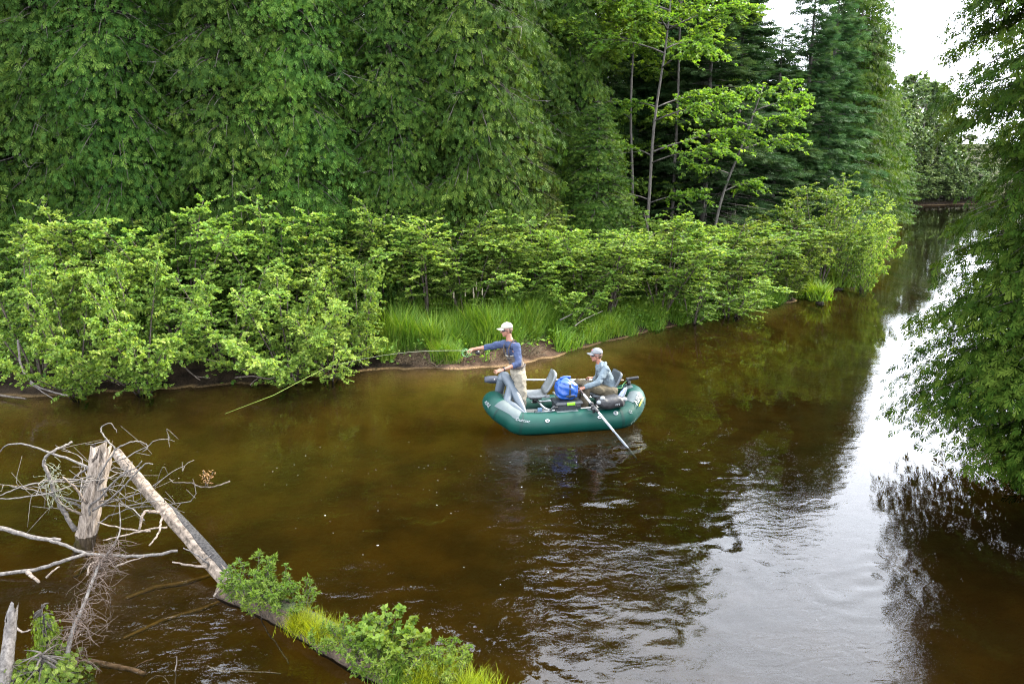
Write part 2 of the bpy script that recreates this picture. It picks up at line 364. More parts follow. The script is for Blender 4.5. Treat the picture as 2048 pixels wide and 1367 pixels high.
# water: waves in the near part are real relief, the finest ripples are bump
OARTIP = at(1262, 905); RAFTC = np.array([1.1, 14.5])
def wave(X, Y):
    d = np.hypot(X, Y)
    # calm glassy band on the right, lively eddies in front of and behind the raft
    cx, cy_ = 1.4, 9.9
    live = np.exp(-(((X-cx)/3.4)**2+((Y-cy_)/3.2)**2)) + 0.75*np.exp(-(((X-3.4)/1.9)**2+((Y-12.8)/2.2)**2)) + 0.5*np.exp(-(((X+3.6)/1.5)**2+((Y-7.2)/1.2)**2))
    live = np.clip(live, 0, 1)*(1-0.95*np.clip((X-0.225*Y-0.2)/0.9, 0, 1))
    wx = X + 0.9*(vnoise(X,Y,1.1,21)-0.5) + 0.35*(vnoise(X,Y,0.4,22)-0.5); wy = Y + 0.9*(vnoise(X,Y,1.1,23)-0.5) + 0.35*(vnoise(X,Y,0.4,24)-0.5)
    z = 0.022*live*(vnoise(wx,wy*1.5,0.55,31)-0.5) + 0.014*live*(vnoise(wx,wy*1.6,0.26,32)-0.5) + 0.008*(0.15+live)*(vnoise(wx,wy*1.5,0.14,33)-0.5)
    z += 0.010*(vnoise(wx*0.6,wy,1.3,34)-0.5)*(0.35+live)
    for (ex, ey, r0, amp, k) in ((OARTIP[0],OARTIP[1],0.55,0.010,30), (3.6,12.0,0.8,0.005,24), (2.4,9.6,0.9,0.006,20), (3.9,8.3,0.8,0.005,24)):
        r = np.hypot(wx-ex, wy-ey)*(1+0.5*(vnoise(X,Y,0.5,int(k))-0.5)); z += amp*np.sin(k*r)*np.exp(-(r/r0)**2)
    sw = 0.9*vnoise(X,Y,1.5,41)*6.28; u_ = wx*np.cos(sw)+wy*np.sin(sw); v_ = -wx*np.sin(sw)+wy*np.cos(sw)
    z += 0.014*live*(vnoise(u_, v_*2.6, 0.30, 42)-0.5) + 0.009*(0.22+live)*(vnoise(u_, v_*2.4, 0.17, 43)-0.5)
    # wake running off the stern, and the long ripples behind it
    s = np.array([2.45,14.6]); u = (X-s[0])*0.93-(Y-s[1])*0.36; v = (X-s[0])*0.36+(Y-s[1])*0.93
    z += 0.016*np.sin(9*u+2.2*np.abs(v))*np.exp(-((u-1.0)/1.3)**2-(v/0.8)**2)
    # current piling along the sunken end of the planted log
    a, b = at(860,1240)[:2], at(1130,1400)[:2]; t = (b-a)/np.linalg.norm(b-a); q = (X-a[0])*t[0]+(Y-a[1])*t[1]; pz = -(X-a[0])*t[1]+(Y-a[1])*t[0]
    z += 0.012*np.sin(34*pz+3*(vnoise(X,Y,0.5,9)-0.5))*np.exp(-((pz-0.10)/0.22)**2)*np.clip(q*2+0.3,0,1)
    return z*np.clip(1.5-d/26, 0, 1)
def water_mat():
    m, nt, out = newmat('river_water'); N = nt.nodes.new; L = nt.links.new
    geo = N('ShaderNodeNewGeometry')
    mp = N('ShaderNodeMapping'); mp.inputs['Scale'].default_value = (1.0, 1.7, 1.0); L(geo.outputs['Position'], mp.inputs[0])
    w1 = N('ShaderNodeTexNoise'); w1.inputs['Scale'].default_value = 3.2; w1.inputs['Detail'].default_value = 4; w1.inputs['Distortion'].default_value = 1.4; L(mp.outputs[0], w1.inputs['Vector'])
    w2 = N('ShaderNodeTexNoise'); w2.inputs['Scale'].default_value = 13; w2.inputs['Detail'].default_value = 3; w2.inputs['Distortion'].default_value = 0.9; L(mp.outputs[0], w2.inputs['Vector'])
    calm = N('ShaderNodeTexNoise'); calm.inputs['Scale'].default_value = 0.32; calm.inputs['Detail'].default_value = 3; L(geo.outputs['Position'], calm.inputs['Vector'])
    gsp = N('ShaderNodeSeparateXYZ'); L(geo.outputs['Position'], gsp.inputs[0])
    gr = N('ShaderNodeMapRange'); gr.inputs[1].default_value = 2.4; gr.inputs[2].default_value = 4.2; gr.inputs[3].default_value = 1.0; gr.inputs[4].default_value = 0.12; L(gsp.outputs['X'], gr.inputs[0])
    cr = N('ShaderNodeMapRange'); cr.inputs[1].default_value = 0.42; cr.inputs[2].default_value = 0.66; cr.inputs[3].default_value = 0.10; cr.inputs[4].default_value = 0.85; L(calm.outputs['Fac'], cr.inputs[0])
    cm = N('ShaderNodeMath'); cm.operation = 'MULTIPLY'; L(cr.outputs[0], cm.inputs[0]); L(gr.outputs[0], cm.inputs[1])
    b1 = N('ShaderNodeBump'); b1.inputs['Distance'].default_value = 0.020; L(w1.outputs['Fac'], b1.inputs['Height']); L(cm.outputs[0], b1.inputs['Strength'])
    b2 = N('ShaderNodeBump'); b2.inputs['Distance'].default_value = 0.0035; L(w2.outputs['Fac'], b2.inputs['Height']); L(cm.outputs[0], b2.inputs['Strength']); L(b1.outputs[0], b2.inputs['Normal'])
    fr = N('ShaderNodeFresnel'); fr.inputs['IOR'].default_value = 1.38; L(b2.outputs[0], fr.inputs['Normal'])
    gl = N('ShaderNodeBsdfGlossy'); gl.inputs['Roughness'].default_value = 0.03; L(b2.outputs[0], gl.inputs['Normal'])
    tr = N('ShaderNodeBsdfTransparent'); tr.inputs[0].default_value = (0.97, 0.93, 0.84, 1)
    df = N('ShaderNodeBsdfDiffuse'); df.inputs[0].default_value = (0.0056, 0.0037, 0.0013, 1)      # brown tannin murk
    bd = N('ShaderNodeMixShader'); bd.inputs[0].default_value = 0.22; L(tr.outputs[0], bd.inputs[1]); L(df.outputs[0], bd.inputs[2])
    mx = N('ShaderNodeMixShader'); L(fr.outputs[0], mx.inputs[0]); L(bd.outputs[0], mx.inputs[1]); L(gl.outputs[0], mx.inputs[2]); L(mx.outputs[0], out.inputs['Surface'])
    va = N('ShaderNodeVolumeAbsorption'); va.inputs['Color'].default_value = (0.63, 0.575, 0.16, 1); va.inputs['Density'].default_value = 1.5
    L(va.outputs[0], out.inputs['Volume']); return m
xs = axis(-9, 7.5, 0.07, -160, 210, 1.16); ys = axis(4.8, 19, 0.07, -45, 430, 1.16)
V, Q, idx = gridmesh(xs, ys, wave)
rim = np.concatenate([idx[0,:], idx[1:,-1], idx[-1,-2::-1], idx[-2:0:-1,0]]); nb = len(V)
B = V[rim].copy(); B[:, 2] = -3.2; bi = np.arange(len(rim))+nb; r2 = np.roll(rim, -1); b2_ = np.roll(bi, -1)
wm = mesh_from('water', np.vstack([V, B]), [np.vstack([Q, np.stack([rim, bi, b2_, r2], -1)]), bi[::-1].reshape(1, -1)], [water_mat()], smooth=True)
water = link('water', wm); tag(water, 'brown tannin-stained river with swirling ripples and white sky reflections', kind='structure')

# foam flecks and bubbles drifting on the current
fr_ = np.random.default_rng(3); FV = []; FP = []
while len(FP) < 150:
    if fr_.random() < .55: x_, y_ = fr_.normal(-1.6, 1.6), fr_.normal(11.4, 1.0)
    else: x_, y_ = fr_.normal(1.2, 1.9), fr_.normal(10.2, 2.0)
    if sdist(np.array([x_]), np.array([y_]))[0] > -0.4: continue
    r_ = fr_.uniform(.003, .009)*(2.0 if fr_.random() < .06 else 1); z_ = float(wave(np.array([x_]), np.array([y_]))[0])+.004; k_ = len(FV)
    e_ = fr_.uniform(.5, 1.0); a0_ = fr_.random()*pi
    for a_ in np.arange(6)*pi/3: FV.append((x_+r_*(cos(a_)*cos(a0_)-e_*sin(a_)*sin(a0_)), y_+r_*(cos(a_)*sin(a0_)+e_*sin(a_)*cos(a0_)), z_+.002))
    FP.append(list(range(k_, k_+6)))
fo = link('foam', mesh_from('foam', np.array(FV), [np.array(FP)], [plain('foam_white', (0.28,0.28,0.26), 0.6)])); tag(fo, 'scattered small white foam flecks drifting on the dark water', kind='stuff')
# ------------------------------------------------------------------ leaf shapes and scattering
def scatter(tv, tp, M, T, tint):
    """copies of a small leaf shape (tv verts, tp faces (F,k)) by matrices M (N,3,3) at T (N,3)"""
    n, v = len(T), len(tv)
    V = np.einsum('nij,vj->nvi', M, tv) + T[:, None, :]
    P = (tp[None] + (np.arange(n)*v)[:, None, None]).reshape(-1, tp.shape[1])
    return V.reshape(-1, 3), P, np.repeat(tint, v)
def frames(d, n, sz, wd=None):
    """matrix with y along d, z near n, scaled by sz (length) and wd (width)"""
    d = norm(d); x = norm(np.cross(d, n)); z = np.cross(x, d)
    wd = sz if wd is None else wd
    return np.stack([x*wd[:, None], d*sz[:, None], z*sz[:, None]], -1)
def lozenge(o, d, l, w, m=0.62):
    o = np.array(o, float); d = np.array(d, float)/np.hypot(*d); s = np.array([-d[1], d[0]])
    return [o, o+d*l*m+s*w, o+d*l, o+d*l*m-s*w]
def flat_fan(parts, droop=0.22):
    V = []; Q = []
    for (o, d, l, w) in parts:
        q = lozenge(o, d, l, w); k = len(V); V += [(a[0], a[1], -droop*a[1]**2 - 0.10*abs(a[0])) for a in q]; Q.append((k, k+1, k+2, k+3))
    return np.array(V), np.array(Q)
def wedge_fan(parts, droop):
    """cedar spray: blunt narrow wedges fanned from one stalk"""
    V = []; Q = []
    for (o, d, l, w) in parts:
        o = np.array(o, float); d = np.array(d, float)/np.hypot(*d); s = np.array([-d[1], d[0]]); k = len(V)
        for a in (o, o+d*l*.92-s*w, o+d*l+s*w*.9): V.append((a[0], a[1], -droop*a[1]**2-0.12*abs(a[0])))
        Q.append((k, k+1, k+2))
    return np.array(V), np.array(Q)
SPRAY = wedge_fan([((0,.15),(.08,1),.85,.10),((0,0),(-.80,1),.62,.09),((0,.05),(.78,1),.60,.09),((0,.30),(-.55,1),.58,.085),((0,.36),(.50,1),.54,.085)], 0.40)
SPRAYW = SPRAY
def spray_fine():
    P = [((0,0.0),(0,1),1.0,.045)]
    for sx in (-1, 1):
        for y, l in ((.06,.42),(.20,.50),(.36,.46),(.52,.38),(.68,.28)):
            P.append(((0,y),(sx*.7,.72),l,.042))
            P.append(((sx*l*.32,y+l*.33),(sx*.95,.25),l*.42,.036))
    return flat_fan(P, 0.30)
SPRAYN = spray_fine()
def fir_twig():
    P = [((0,0),(0,1),1.0,.035)]
    for sx in (-1, 1):
        for y, l in ((.05,.42),(.25,.40),(.45,.34),(.65,.25)): P.append(((0,y),(sx*.78,.62),l,.055))
    return flat_fan(P, 0.10)
FIRT = fir_twig()
LEAF = (np.array([(0,0,0),(-.30,.30,.07),(-.33,.62,.06),(0,1,-.10),(.33,.62,.06),(.30,.30,.07)]), np.array([(0,3,2,1),(0,5,4,3)]))
MAPL = (np.array([(0,0,0),(-.42,.10,.06),(-.55,.55,-.02),(-.18,.62,.05),(0,1.0,-.12),(.18,.62,.05),(.55,.55,-.02),(.42,.10,.06)]), np.array([(0,3,2,1),(0,7,6,5),(0,5,4,3)]))
NARR = (np.array([(0,0,0),(-.16,.5,.05),(0,1,-.05),(.16,.5,.05)]), np.array([(0,3,2,1)]))
BLADE = (np.array([(-.5,0,0),(.5,0,0),(-.36,.6,-.10),(.36,.6,-.10),(0,1.05,-.42)]), [np.array([(0,1,3,2)]), np.array([(2,3,4)])])

def build_plant(parts, root):
    for nm, me in parts: link(nm, me, root)
def crown_mesh(name, tpl, M, T, tint, mat):
    V, P, t = scatter(tpl[0], tpl[1], M, T, tint); return mesh_from(name, V, [P], [mat], tint=t)

def cedar_parts(rg, H, Rm, nb, per_m, sz, mat, tpl=SPRAY, h0=0.4, droop=0.45, lean=(0,0), shape=None, trunk_r=0.16, bark=None, hang=0.55, arms=None, base_up=0.30, dead=0, even=0.62, flatn=0.0, lowbias=0.95):
    """flat drooping sprays on upswept, then hanging boughs"""
    shape = shape or (lambda u: (1-u)**0.65*(0.45+0.55*np.minimum(1, u*4+0.35)))
    u = rg.random(nb)**lowbias; h = h0+(H-h0)*u; a = np.arange(nb)*2.39996+rg.normal(0, 0.5, nb)
    if arms is not None: a = arms(rg, nb)
    L = Rm*shape(u)*rg.uniform(even, 1.12, nb)+0.15
    up = rg.uniform(0.05, base_up, nb); dr = droop*rg.uniform(0.6, 1.4, nb)
    n_i = np.maximum(3, (per_m*L).astype(int)); bi = np.repeat(np.arange(nb), n_i); n = len(bi)
    t = rg.beta(1.5, 0.95, n); Lb = L[bi]; ca, sa = np.cos(a[bi]), np.sin(a[bi])
    wv = rg.normal(0, 1, n)*(0.10+0.20*Lb*(1.05-0.6*t)); r = Lb*t
    z = h[bi]+up[bi]*Lb*t-dr[bi]*Lb*t*t-0.22*np.abs(wv)-np.abs(rg.normal(0, 0.10, n))
    lx, ly = lean[0]*h[bi]/H, lean[1]*h[bi]/H
    T = np.stack([ca*r-sa*wv+lx, sa*r+ca*wv+ly, np.maximum(z, 0.12)], -1)
    rad = np.stack([ca, sa, 0*ca], -1); side = np.stack([-sa, ca, 0*ca], -1)
    d = rad*rg.uniform(0.15, 0.9, (n, 1))+side*(np.sign(wv)*rg.uniform(0, .9, n))[:, None]+np.array([0, 0, -1.0])*rg.uniform(0.1, 2.6*hang, (n, 1))
    nn = rad*rg.uniform(0.2, 1.0, (n, 1))+np.array([0, 0, 1.0])*rg.uniform(0.1, 0.8, (n, 1))+np.array([0, 0, flatn])+rg.normal(0, 0.50, (n, 3))
    s = sz*rg.uniform(0.7, 1.35, n)
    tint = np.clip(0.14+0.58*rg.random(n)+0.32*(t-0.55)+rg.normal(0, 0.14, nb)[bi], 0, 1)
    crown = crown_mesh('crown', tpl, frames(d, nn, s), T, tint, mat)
    mb = MB(); hs_ = np.linspace(0, H*0.97, 12); wob = np.cumsum(rg.normal(0, 0.035, (12, 2)), 0); wob[0] = 0
    mb.tube(np.stack([wob[:,0]+lean[0]*hs_/H, wob[:,1]+lean[1]*hs_/H, hs_-0.15], -1), trunk_r*(1.02-hs_/H)+0.012, 9)
    for i in range(nb):
        tt = np.linspace(0, 0.9, 5); rr = L[i]*tt; zz = h[i]+up[i]*L[i]*tt-dr[i]*L[i]*tt*tt
        lx_, ly_ = lean[0]*h[i]/H, lean[1]*h[i]/H
        mb.tube(np.stack([np.cos(a[i])*rr+lx_, np.sin(a[i])*rr+ly_, zz], -1), np.linspace(0.012+0.008*L[i], 0.004, 5), 4)
    if dead:
        db = MB()                                                        # thin grey dead limbs poking out between the sprays
        for q in range(dead):
            a_ = rg.random()*2*pi; z0 = rg.uniform(.12, .8)*H; l = Rm*float(shape(np.array([z0/H]))[0])*rg.uniform(.75, 1.12)+.1; e = np.array([np.cos(a_), np.sin(a_), 0])
            p = smoothpath([np.array([0,0,z0]), e*l*.5+[0,0,z0+rg.normal(0,.12)], e*l*.8+[0,0,z0-.1+rg.normal(0,.15)], e*l*1.05+[0,0,z0-.25*rg.random()]], 3); db.tube(p, np.linspace(.016,.004,len(p)), 4)
            for r_ in range(4):
                s_ = p[rg.integers(len(p)//2, len(p)-1)]; t_ = s_+rg.normal(0,.22,3)+e*.1; db.tube([s_, (s_+t_)/2+rg.normal(0,.03,3), t_], [.006,.004,.002], 3)
        return [('crown', crown), ('trunk', two_tone('trunk', [(mb, bark or M_BARK), (db, M_DEADG)]))]
    return [('crown', crown), ('trunk', mb.mesh('trunk', bark or M_BARK))]

def fir_parts(rg, H, Rm, mat, step=0.30, per_m=15, sz=0.30, h0=1.2, bare=0.0, trunk_r=0.15):
    """level whorls of needle-covered branches; the lowest are dead and bare"""
    mb = MB(); hs_ = np.linspace(0, H, 12); mb.tube(np.stack([0*hs_, 0*hs_, hs_-0.15], -1), trunk_r*(1.0-hs_/H)+0.01, 9)
    TT = []; DD = []; NN = []; SS = []; ti = []
    for zl in np.arange(h0, H-0.2, step):
        u = (zl-h0)/(H-h0); L0 = Rm*(1-u)**0.85+0.12
        for k in range(rg.integers(5, 8)):
            a = rg.random()*2*pi; L = L0*rg.uniform(0.65, 1.1); z0 = zl+rg.normal(0, 0.06); sl = 0.30*u-0.16
            tt = np.linspace(0, 0.97, 5); rr = L*tt; z0 += rg.normal(0, 0.10)
            zz = z0+sl*rr-0.05*rr*rr+0.10*np.maximum(tt-0.6, 0)*L
            mb.tube(np.stack([np.cos(a)*rr, np.sin(a)*rr, zz], -1), np.linspace(0.010+0.008*L, 0.003, 5), 4)
            if u < bare and rg.random() < 1-u/bare*0.75:
                for q in range(5):                                   # dead side twigs
                    t0 = rg.uniform(.3, .95); p0 = np.array([np.cos(a)*L*t0, np.sin(a)*L*t0, np.interp(t0, tt, zz)]); b = a+rg.choice([-1, 1])*0.8
                    mb.tube([p0, p0+np.array([np.cos(b), np.sin(b), -0.15])*0.4*L*(1.1-t0)], [0.005, 0.002], 3)
                continue
            n = max(5, int(per_m*L)); t = rg.beta(1.5, 0.95, n); r = L*t; w_ = rg.normal(0, 1, n)*0.24*L*(1.08-t)
            zc = np.interp(t, tt, zz)-0.06*np.abs(w_)+rg.normal(0, 0.02, n)
            TT.append(np.stack([np.cos(a)*r-np.sin(a)*w_, np.sin(a)*r+np.cos(a)*w_, zc], -1))
            rad = np.array([np.cos(a), np.sin(a), sl]); sd_ = np.array([-np.sin(a), np.cos(a), 0])
            DD.append(rad+sd_*(np.sign(w_)*rg.uniform(0.2, 0.9, n))[:, None]+np.array([0, 0, 1.])*rg.normal(-0.10, 0.30, (n, 1)))
            NN.append(np.array([0, 0, 1.])+rg.normal(0, 0.50, (n, 3))); SS.append(sz*rg.uniform(.7, 1.25, n)*(0.65+0.35*min(1, L)))
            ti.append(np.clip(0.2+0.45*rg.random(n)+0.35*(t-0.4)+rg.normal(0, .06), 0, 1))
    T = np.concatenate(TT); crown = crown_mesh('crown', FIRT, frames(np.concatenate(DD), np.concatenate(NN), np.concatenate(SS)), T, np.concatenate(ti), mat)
    return [('crown', crown), ('trunk', mb.mesh('trunk', M_BARKG))]

def leafy_on_twigs(rg, starts, dirs, lens, nleaf, lsz, mat, tpl, mb, tw=0.004, arch=0.25, flat=0.85):
    n = len(starts); li = np.repeat(np.arange(n), nleaf); N = len(li)
    t = np.clip(rg.beta(1.6, 0.9, N), 0, 1.0); l = lens[li]; d = norm(dirs)[li]
    P = starts[li]+d*(l*t)[:, None]; P[:, 2] -= arch*l*t*t
    rd = norm(rg.normal(0, 1, (N, 3))); rd[:, 2] *= 0.5
    dd = norm(d*0.55+rd*0.9+np.array([0, 0, -0.15])); nn = np.array([0, 0, 1.0])*1.0+rg.normal(0, flat, (N, 3))
    s = lsz*rg.uniform(0.6, 1.25, N)
    tint = np.clip(rg.normal(0.45, 0.18, N)+rg.normal(0, 0.12, n)[li]+0.2*(t-0.6), 0, 1)
    if mb is not None:
        for i in range(n):
            tt = np.linspace(0, 1, 4); q = starts[i]+norm(dirs[i])*(lens[i]*tt)[:, None]; q[:, 2] -= arch*lens[i]*tt*tt
            mb.tube(q, np.linspace(tw, tw*0.4, 4), 3)
    return crown_mesh('crown', tpl, frames(dd, nn, s), P, tint, mat)

def shrub_parts(rg, H, Wd, nstem=9, ntw=24, nleaf=18, lsz=0.085, mat=None, tpl=LEAF, low=0.18, lean=(0, 0), stem_r=0.020):
    """many arching stems from one base, twigs carrying leaves in layers"""
    mb = MB(); S = []; D = []; Ln = []
    for i in range(nstem):
        a = i*2*pi/nstem+rg.normal(0, 0.35); out = Wd*0.5*rg.uniform(0.25, 1.0); h = H*rg.uniform(0.72, 1.02)*(1-0.30*(out/(Wd*0.5))**2)
        t = np.linspace(0, 1, 9)[:, None]
        p = np.hstack([np.cos(a)*out*t**1.15+lean[0]*t**1.4, np.sin(a)*out*t**1.15+lean[1]*t**1.4, h*(t-0.16*t**3)/(0.84)])+np.cumsum(rg.normal(0, 0.022*H/3.5, (9, 3)), 0)*t
        p += np.array([np.cos(a), np.sin(a), 0])*0.10
        mb.tube(p, stem_r*np.linspace(1.1, 0.25, 9)*rg.uniform(0.7, 1.1), 5)
        for k in range(ntw):
            tq = low+(1-low)*rg.random()**0.75; q = np.array([np.interp(tq, t[:, 0], p[:, j]) for j in range(3)])
            b = a+rg.normal(0, 1.25); S.append(q); D.append((np.cos(b), np.sin(b), rg.uniform(0.10, 1.25))); Ln.append(H*0.20*rg.uniform(0.5, 1.15)*(1.15-0.45*tq))
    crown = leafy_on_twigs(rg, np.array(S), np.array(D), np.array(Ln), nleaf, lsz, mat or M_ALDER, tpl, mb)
    return [('crown', crown), ('stem', mb.mesh('stem', M_TWIG))]

def layered_tree_parts(rg, H, trunk, layers, lsz, mat, tpl=MAPL, trunk_r=0.068, bark=None, ntw=16, nleaf=16):
    """slim trunk, near-level branches (height, azimuth, length) carrying flat layers of leaves"""
    mb = MB(); tr = smoothpath(trunk, 4); mb.tube(tr, np.linspace(trunk_r, trunk_r*0.25, len(tr)), 8)
    S = []; D = []; Ln = []
    for (h, a, L) in layers:
        b0 = np.array([np.interp(h, tr[:, 2], tr[:, j]) for j in range(2)]+[h])
        tt = np.linspace(0, 1, 7)[:, None]; k = np.cumsum(rg.normal(0, 0.03*L, (7, 3)), 0)*[1, 1, .4]
        p = b0+np.hstack([np.cos(a)*L*tt, np.sin(a)*L*tt, L*(0.42*tt-0.22*tt*tt)])+k*tt
        mb.tube(p, np.linspace(0.010+0.009*L, 0.004, 7), 5)
        for q in range(int(ntw*L)):
            t = 0.25+0.75*rg.random()**0.8; s = np.array([np.interp(t, tt[:, 0], p[:, j]) for j in range(3)]); b = a+rg.normal(0, 0.95)
            S.append(s); D.append((np.cos(b), np.sin(b), rg.uniform(-0.45, 0.75))); Ln.append(rg.uniform(0.3, 1.0)*(0.45+0.25*L))
    crown = leafy_on_twigs(rg, np.array(S), np.array(D), np.array(Ln), nleaf, lsz, mat, tpl, mb, flat=0.55, arch=0.30)
    return [('crown', crown), ('trunk', mb.mesh('trunk', bark or M_BARKG))]

def broad_tree_parts(rg, H, Wd, mat, nclump=70, nleaf=60, lsz=0.16):
    """far-off broadleaf tree: limbs ending in leafy clumps"""
    mb = MB(); mb.tube([(0, 0, -.2), (0.1, 0, H*.35), (0, .1, H*.9)], [0.16, 0.12, 0.03], 7)
    S = []; D = []; Ln = []
    for k in range(nclump):
        u = 0.12+0.88*rg.random(); a = rg.random()*2*pi; r = Wd*0.5*np.sqrt(np.clip(1-((u-0.45)/0.58)**2, 0.03, 1))*rg.uniform(0.5, 1.0)
        q = np.array([np.cos(a)*r, np.sin(a)*r, H*u]); b = np.array([0, 0, max(0.15*H, H*u-0.6*r)])
        mb.tube([b, (b+q)/2+np.array([0, 0, .12*r]), q], [0.035, 0.02, 0.006], 4)
        for z_ in range(6): S.append(q); D.append(rg.normal(0, 1, 3)+np.array([np.cos(a)*.5, np.sin(a)*.5, .3])); Ln.append(rg.uniform(.4, 1.0)*H*0.09)
    crown = leafy_on_twigs(rg, np.array(S), np.array(D), np.array(Ln), nleaf//6, lsz, mat, LEAF, None)
    return [('crown', crown), ('trunk', mb.mesh('trunk', M_BARK))]

class Kind:
    """first use builds the plant itself, later uses copy it with its parts"""
    def __init__(s, name, cat, parts): s.name, s.cat, s.parts, s.proto = name, cat, parts, None
    def put(s, label, x, y, rz=0, sc=(1, 1, 1), group=None, z=None, tilt=(0, 0)):
        z = gz(x, y)-0.05 if z is None else z
        if np.isscalar(sc): sc = (sc, sc, sc)
        if s.proto is None:
            r = thing(s.name, label, s.cat, (x, y, z), rz, group); r.scale = sc; r.rotation_euler = (tilt[0], tilt[1], rz); build_plant(s.parts, r); s.proto = r; return r
        return copy_thing(s.proto, label, (x, y, z), rz, sc, group, tilt)
# ------------------------------------------------------------------ the wooded left bank
rg = np.random.default_rng(5)
def bankY(x):
    P = np.array([p for p in LEFT if p[1] < 45]); return float(np.interp(x, P[:, 0], P[:, 1]))
def px_x(px, Y): return float(atd(px, 400, Y)[0])
def z_of(px, py, Y): return float(atd(px, py, Y)[2])
cedA = Kind('cedar_tree', 'tree', cedar_parts(rg, 14.5, 2.5, 640, 54, 0.135, M_CEDAR, h0=0.2, dead=14, hang=0.75, droop=0.6))
cedB = Kind('cedar_tree', 'tree', cedar_parts(rg, 13.5, 2.3, 620, 54, 0.13, M_CEDAR, hang=0.85, droop=0.6, h0=0.2, dead=14))
cedC = Kind('cedar_tree', 'tree', cedar_parts(rg, 13.0, 2.7, 540, 56, 0.135, M_CEDARY, dead=10, hang=0.9, droop=0.6))
cedD = Kind('cedar_tree', 'tree', cedar_parts(rg, 15.5, 2.8, 300, 50, 0.19, M_CEDAR, hang=0.5, shape=lambda u: (1-u)**0.5*(0.75+0.25*np.minimum(1, u*5))))
firA = Kind('fir_tree', 'tree', fir_parts(rg, 16.0, 2.9, M_FIR, step=0.25, per_m=26, sz=0.36, bare=0.30))
firB = Kind('fir_tree', 'tree', fir_parts(rg, 12.5, 2.6, M_FIR, step=0.22, per_m=28, sz=0.34, bare=0.10, h0=0.5))

WALL = ['dark cedar at the very edge of the frame, mostly outside the view', 'dark cedar filling the top corner of the cedar wall', 'dark cedar rising behind the low alder with the curved pale bare stem', 'dark cedar rising behind the dark-leaved low alder',
        'dark cedar directly behind the tallest broad pale-leaved alder', 'dark cedar behind the alder with the dark hollow beneath it', 'dark cedar behind the darker alder, before the thin open one', 'dark cedar rising behind the thin open alder with bare twigs', 'dark cedar pressed against the slender yellow-green cedar']
gw = 'cedars forming the wall on the left bank'
kinds = [cedA, cedB]; i = 0
for row, (off, x0, x1, st) in enumerate(((4.3, -17.5, -1.2, 2.0), (7.2, -20, 3.5, 2.2), (11.0, -23, 6, 3.2))):
    x = x0; c = 0
    while x < x1:
        xx = x+rg.normal(0, 0.3); s = rg.uniform(0.88, 1.12)
        kinds[i % 2].put(WALL[min(c, 8)] if row == 0 else 'dark cedar standing deeper in the wood, behind the front wall of cedars', xx, bankY(xx)+off+rg.normal(0, 0.5), rg.random()*6.28, (s*1.05, s*1.05, s), gw if row == 0 else 'cedars deeper in the wood'); x += st; i += 1; c += 1
cedC.put('big drooping yellow-green cedar in the middle of the wood, above the standing angler', px_x(960, 24.2), 24.2, 0.6, (1.0,1.0,0.83))
cedC.put('slender yellow-green cedar leaning beside the big drooping cedar', px_x(890, 26.0), 26.0, 2.6, (0.8, 0.8, 0.88))
cedC.put('low bushy yellow-green cedar at the foot of the big drooping cedar', px_x(1060, 23.6), 23.6, 4.1, (0.62, 0.62, 0.42))
cedB.put('short dark cedar left of the tall grey maple trunk', px_x(1190, 25.0), 25.0, 1.0, (0.9, 0.9, 0.46))
# firs and dim cedars filling the wood between the maples
for k, (px, Y, s, kd, lab) in enumerate(((1150, 31, 1.0, firA, 'dark fir with bare lower twigs, behind the bright maple leaves'), (1225, 33.5, 1.05, firA, 'dark fir with bare lower twigs, just left of the grey maple trunks'),
        (1340, 34, 1.0, firA, 'dark fir in the gap right of the grey maple trunks'), (1080, 33, (1.0,1.0,.85), cedA, 'shaded cedar showing dark between the drooping cedar and the maple'),
        (1408, 30.5, (1.05,1.05,0.74), firA, 'tall fir with a visible grey trunk and layered blue-green branches'), (1466, 33, (1.1,1.1,0.78), firA, 'tall blue-green fir right beside the fir with the visible trunk'),
        (1543, 36.5, (1.15,1.15,0.82), firB, 'short pointed fir whose tip stands against the white sky gap'), (1600, 38.5, (1.2,1.2,1.12), firB, 'broad deep green fir just right of the white sky gap'),
        (1560, 41, (1.1,1.1,.66), firA, 'fir mostly hidden behind the short pointed fir'), (1500, 40, (1.2,1.2,.66), firA, 'fir whose tip stays under the white sky gap'), (1435, 37, (1.2,1.2,.74), firA, 'fir set back between the visible-trunk fir and its neighbour'), (1290, 37, 1.0, cedA, 'shaded cedar behind the tall grey maple trunk'), (1645, 43, (1.2,1.2,1.25), firB, 'dark fir touching the tall dull green cedar by the bend'))):
    kd.put(lab, px_x(px, Y), Y, k*1.3, s)
for k, (px, Y) in enumerate(((1000, 39), (1120, 41), (1250, 42), (1370, 43), (1470, 46), (1560, 50), (1640, 54))):
    cedA.put('dim cedar closing the view at the back of the wood', px_x(px, Y), Y, k*1.9, (1.3, 1.3, 0.95 if k != 5 else 0.7), 'cedars closing the back of the wood')
for k, (px, Y, s, lab) in enumerate(((1690, 46, (1.0, 1.0, 1.02), 'tall dull green cedar at the river bend, in front of the others there'), (1716, 50.5, (1.0, 1.0, 1.08), 'tall feathery cedar at the bend with its ragged side against the sky'),
        (1738, 56, (1.05, 1.05, 0.72), 'shorter round cedar at the outer edge of the bend'), (1768, 62, (1.0, 1.0, 0.52), 'lowest cedar at the tip of the bend, over the water'), (1660, 52, (1.1, 1.1, 1.0), 'cedar behind the tall dull green cedar at the bend'))):
    cedD.put(lab, px_x(px, Y), Y, k*2.1, s)

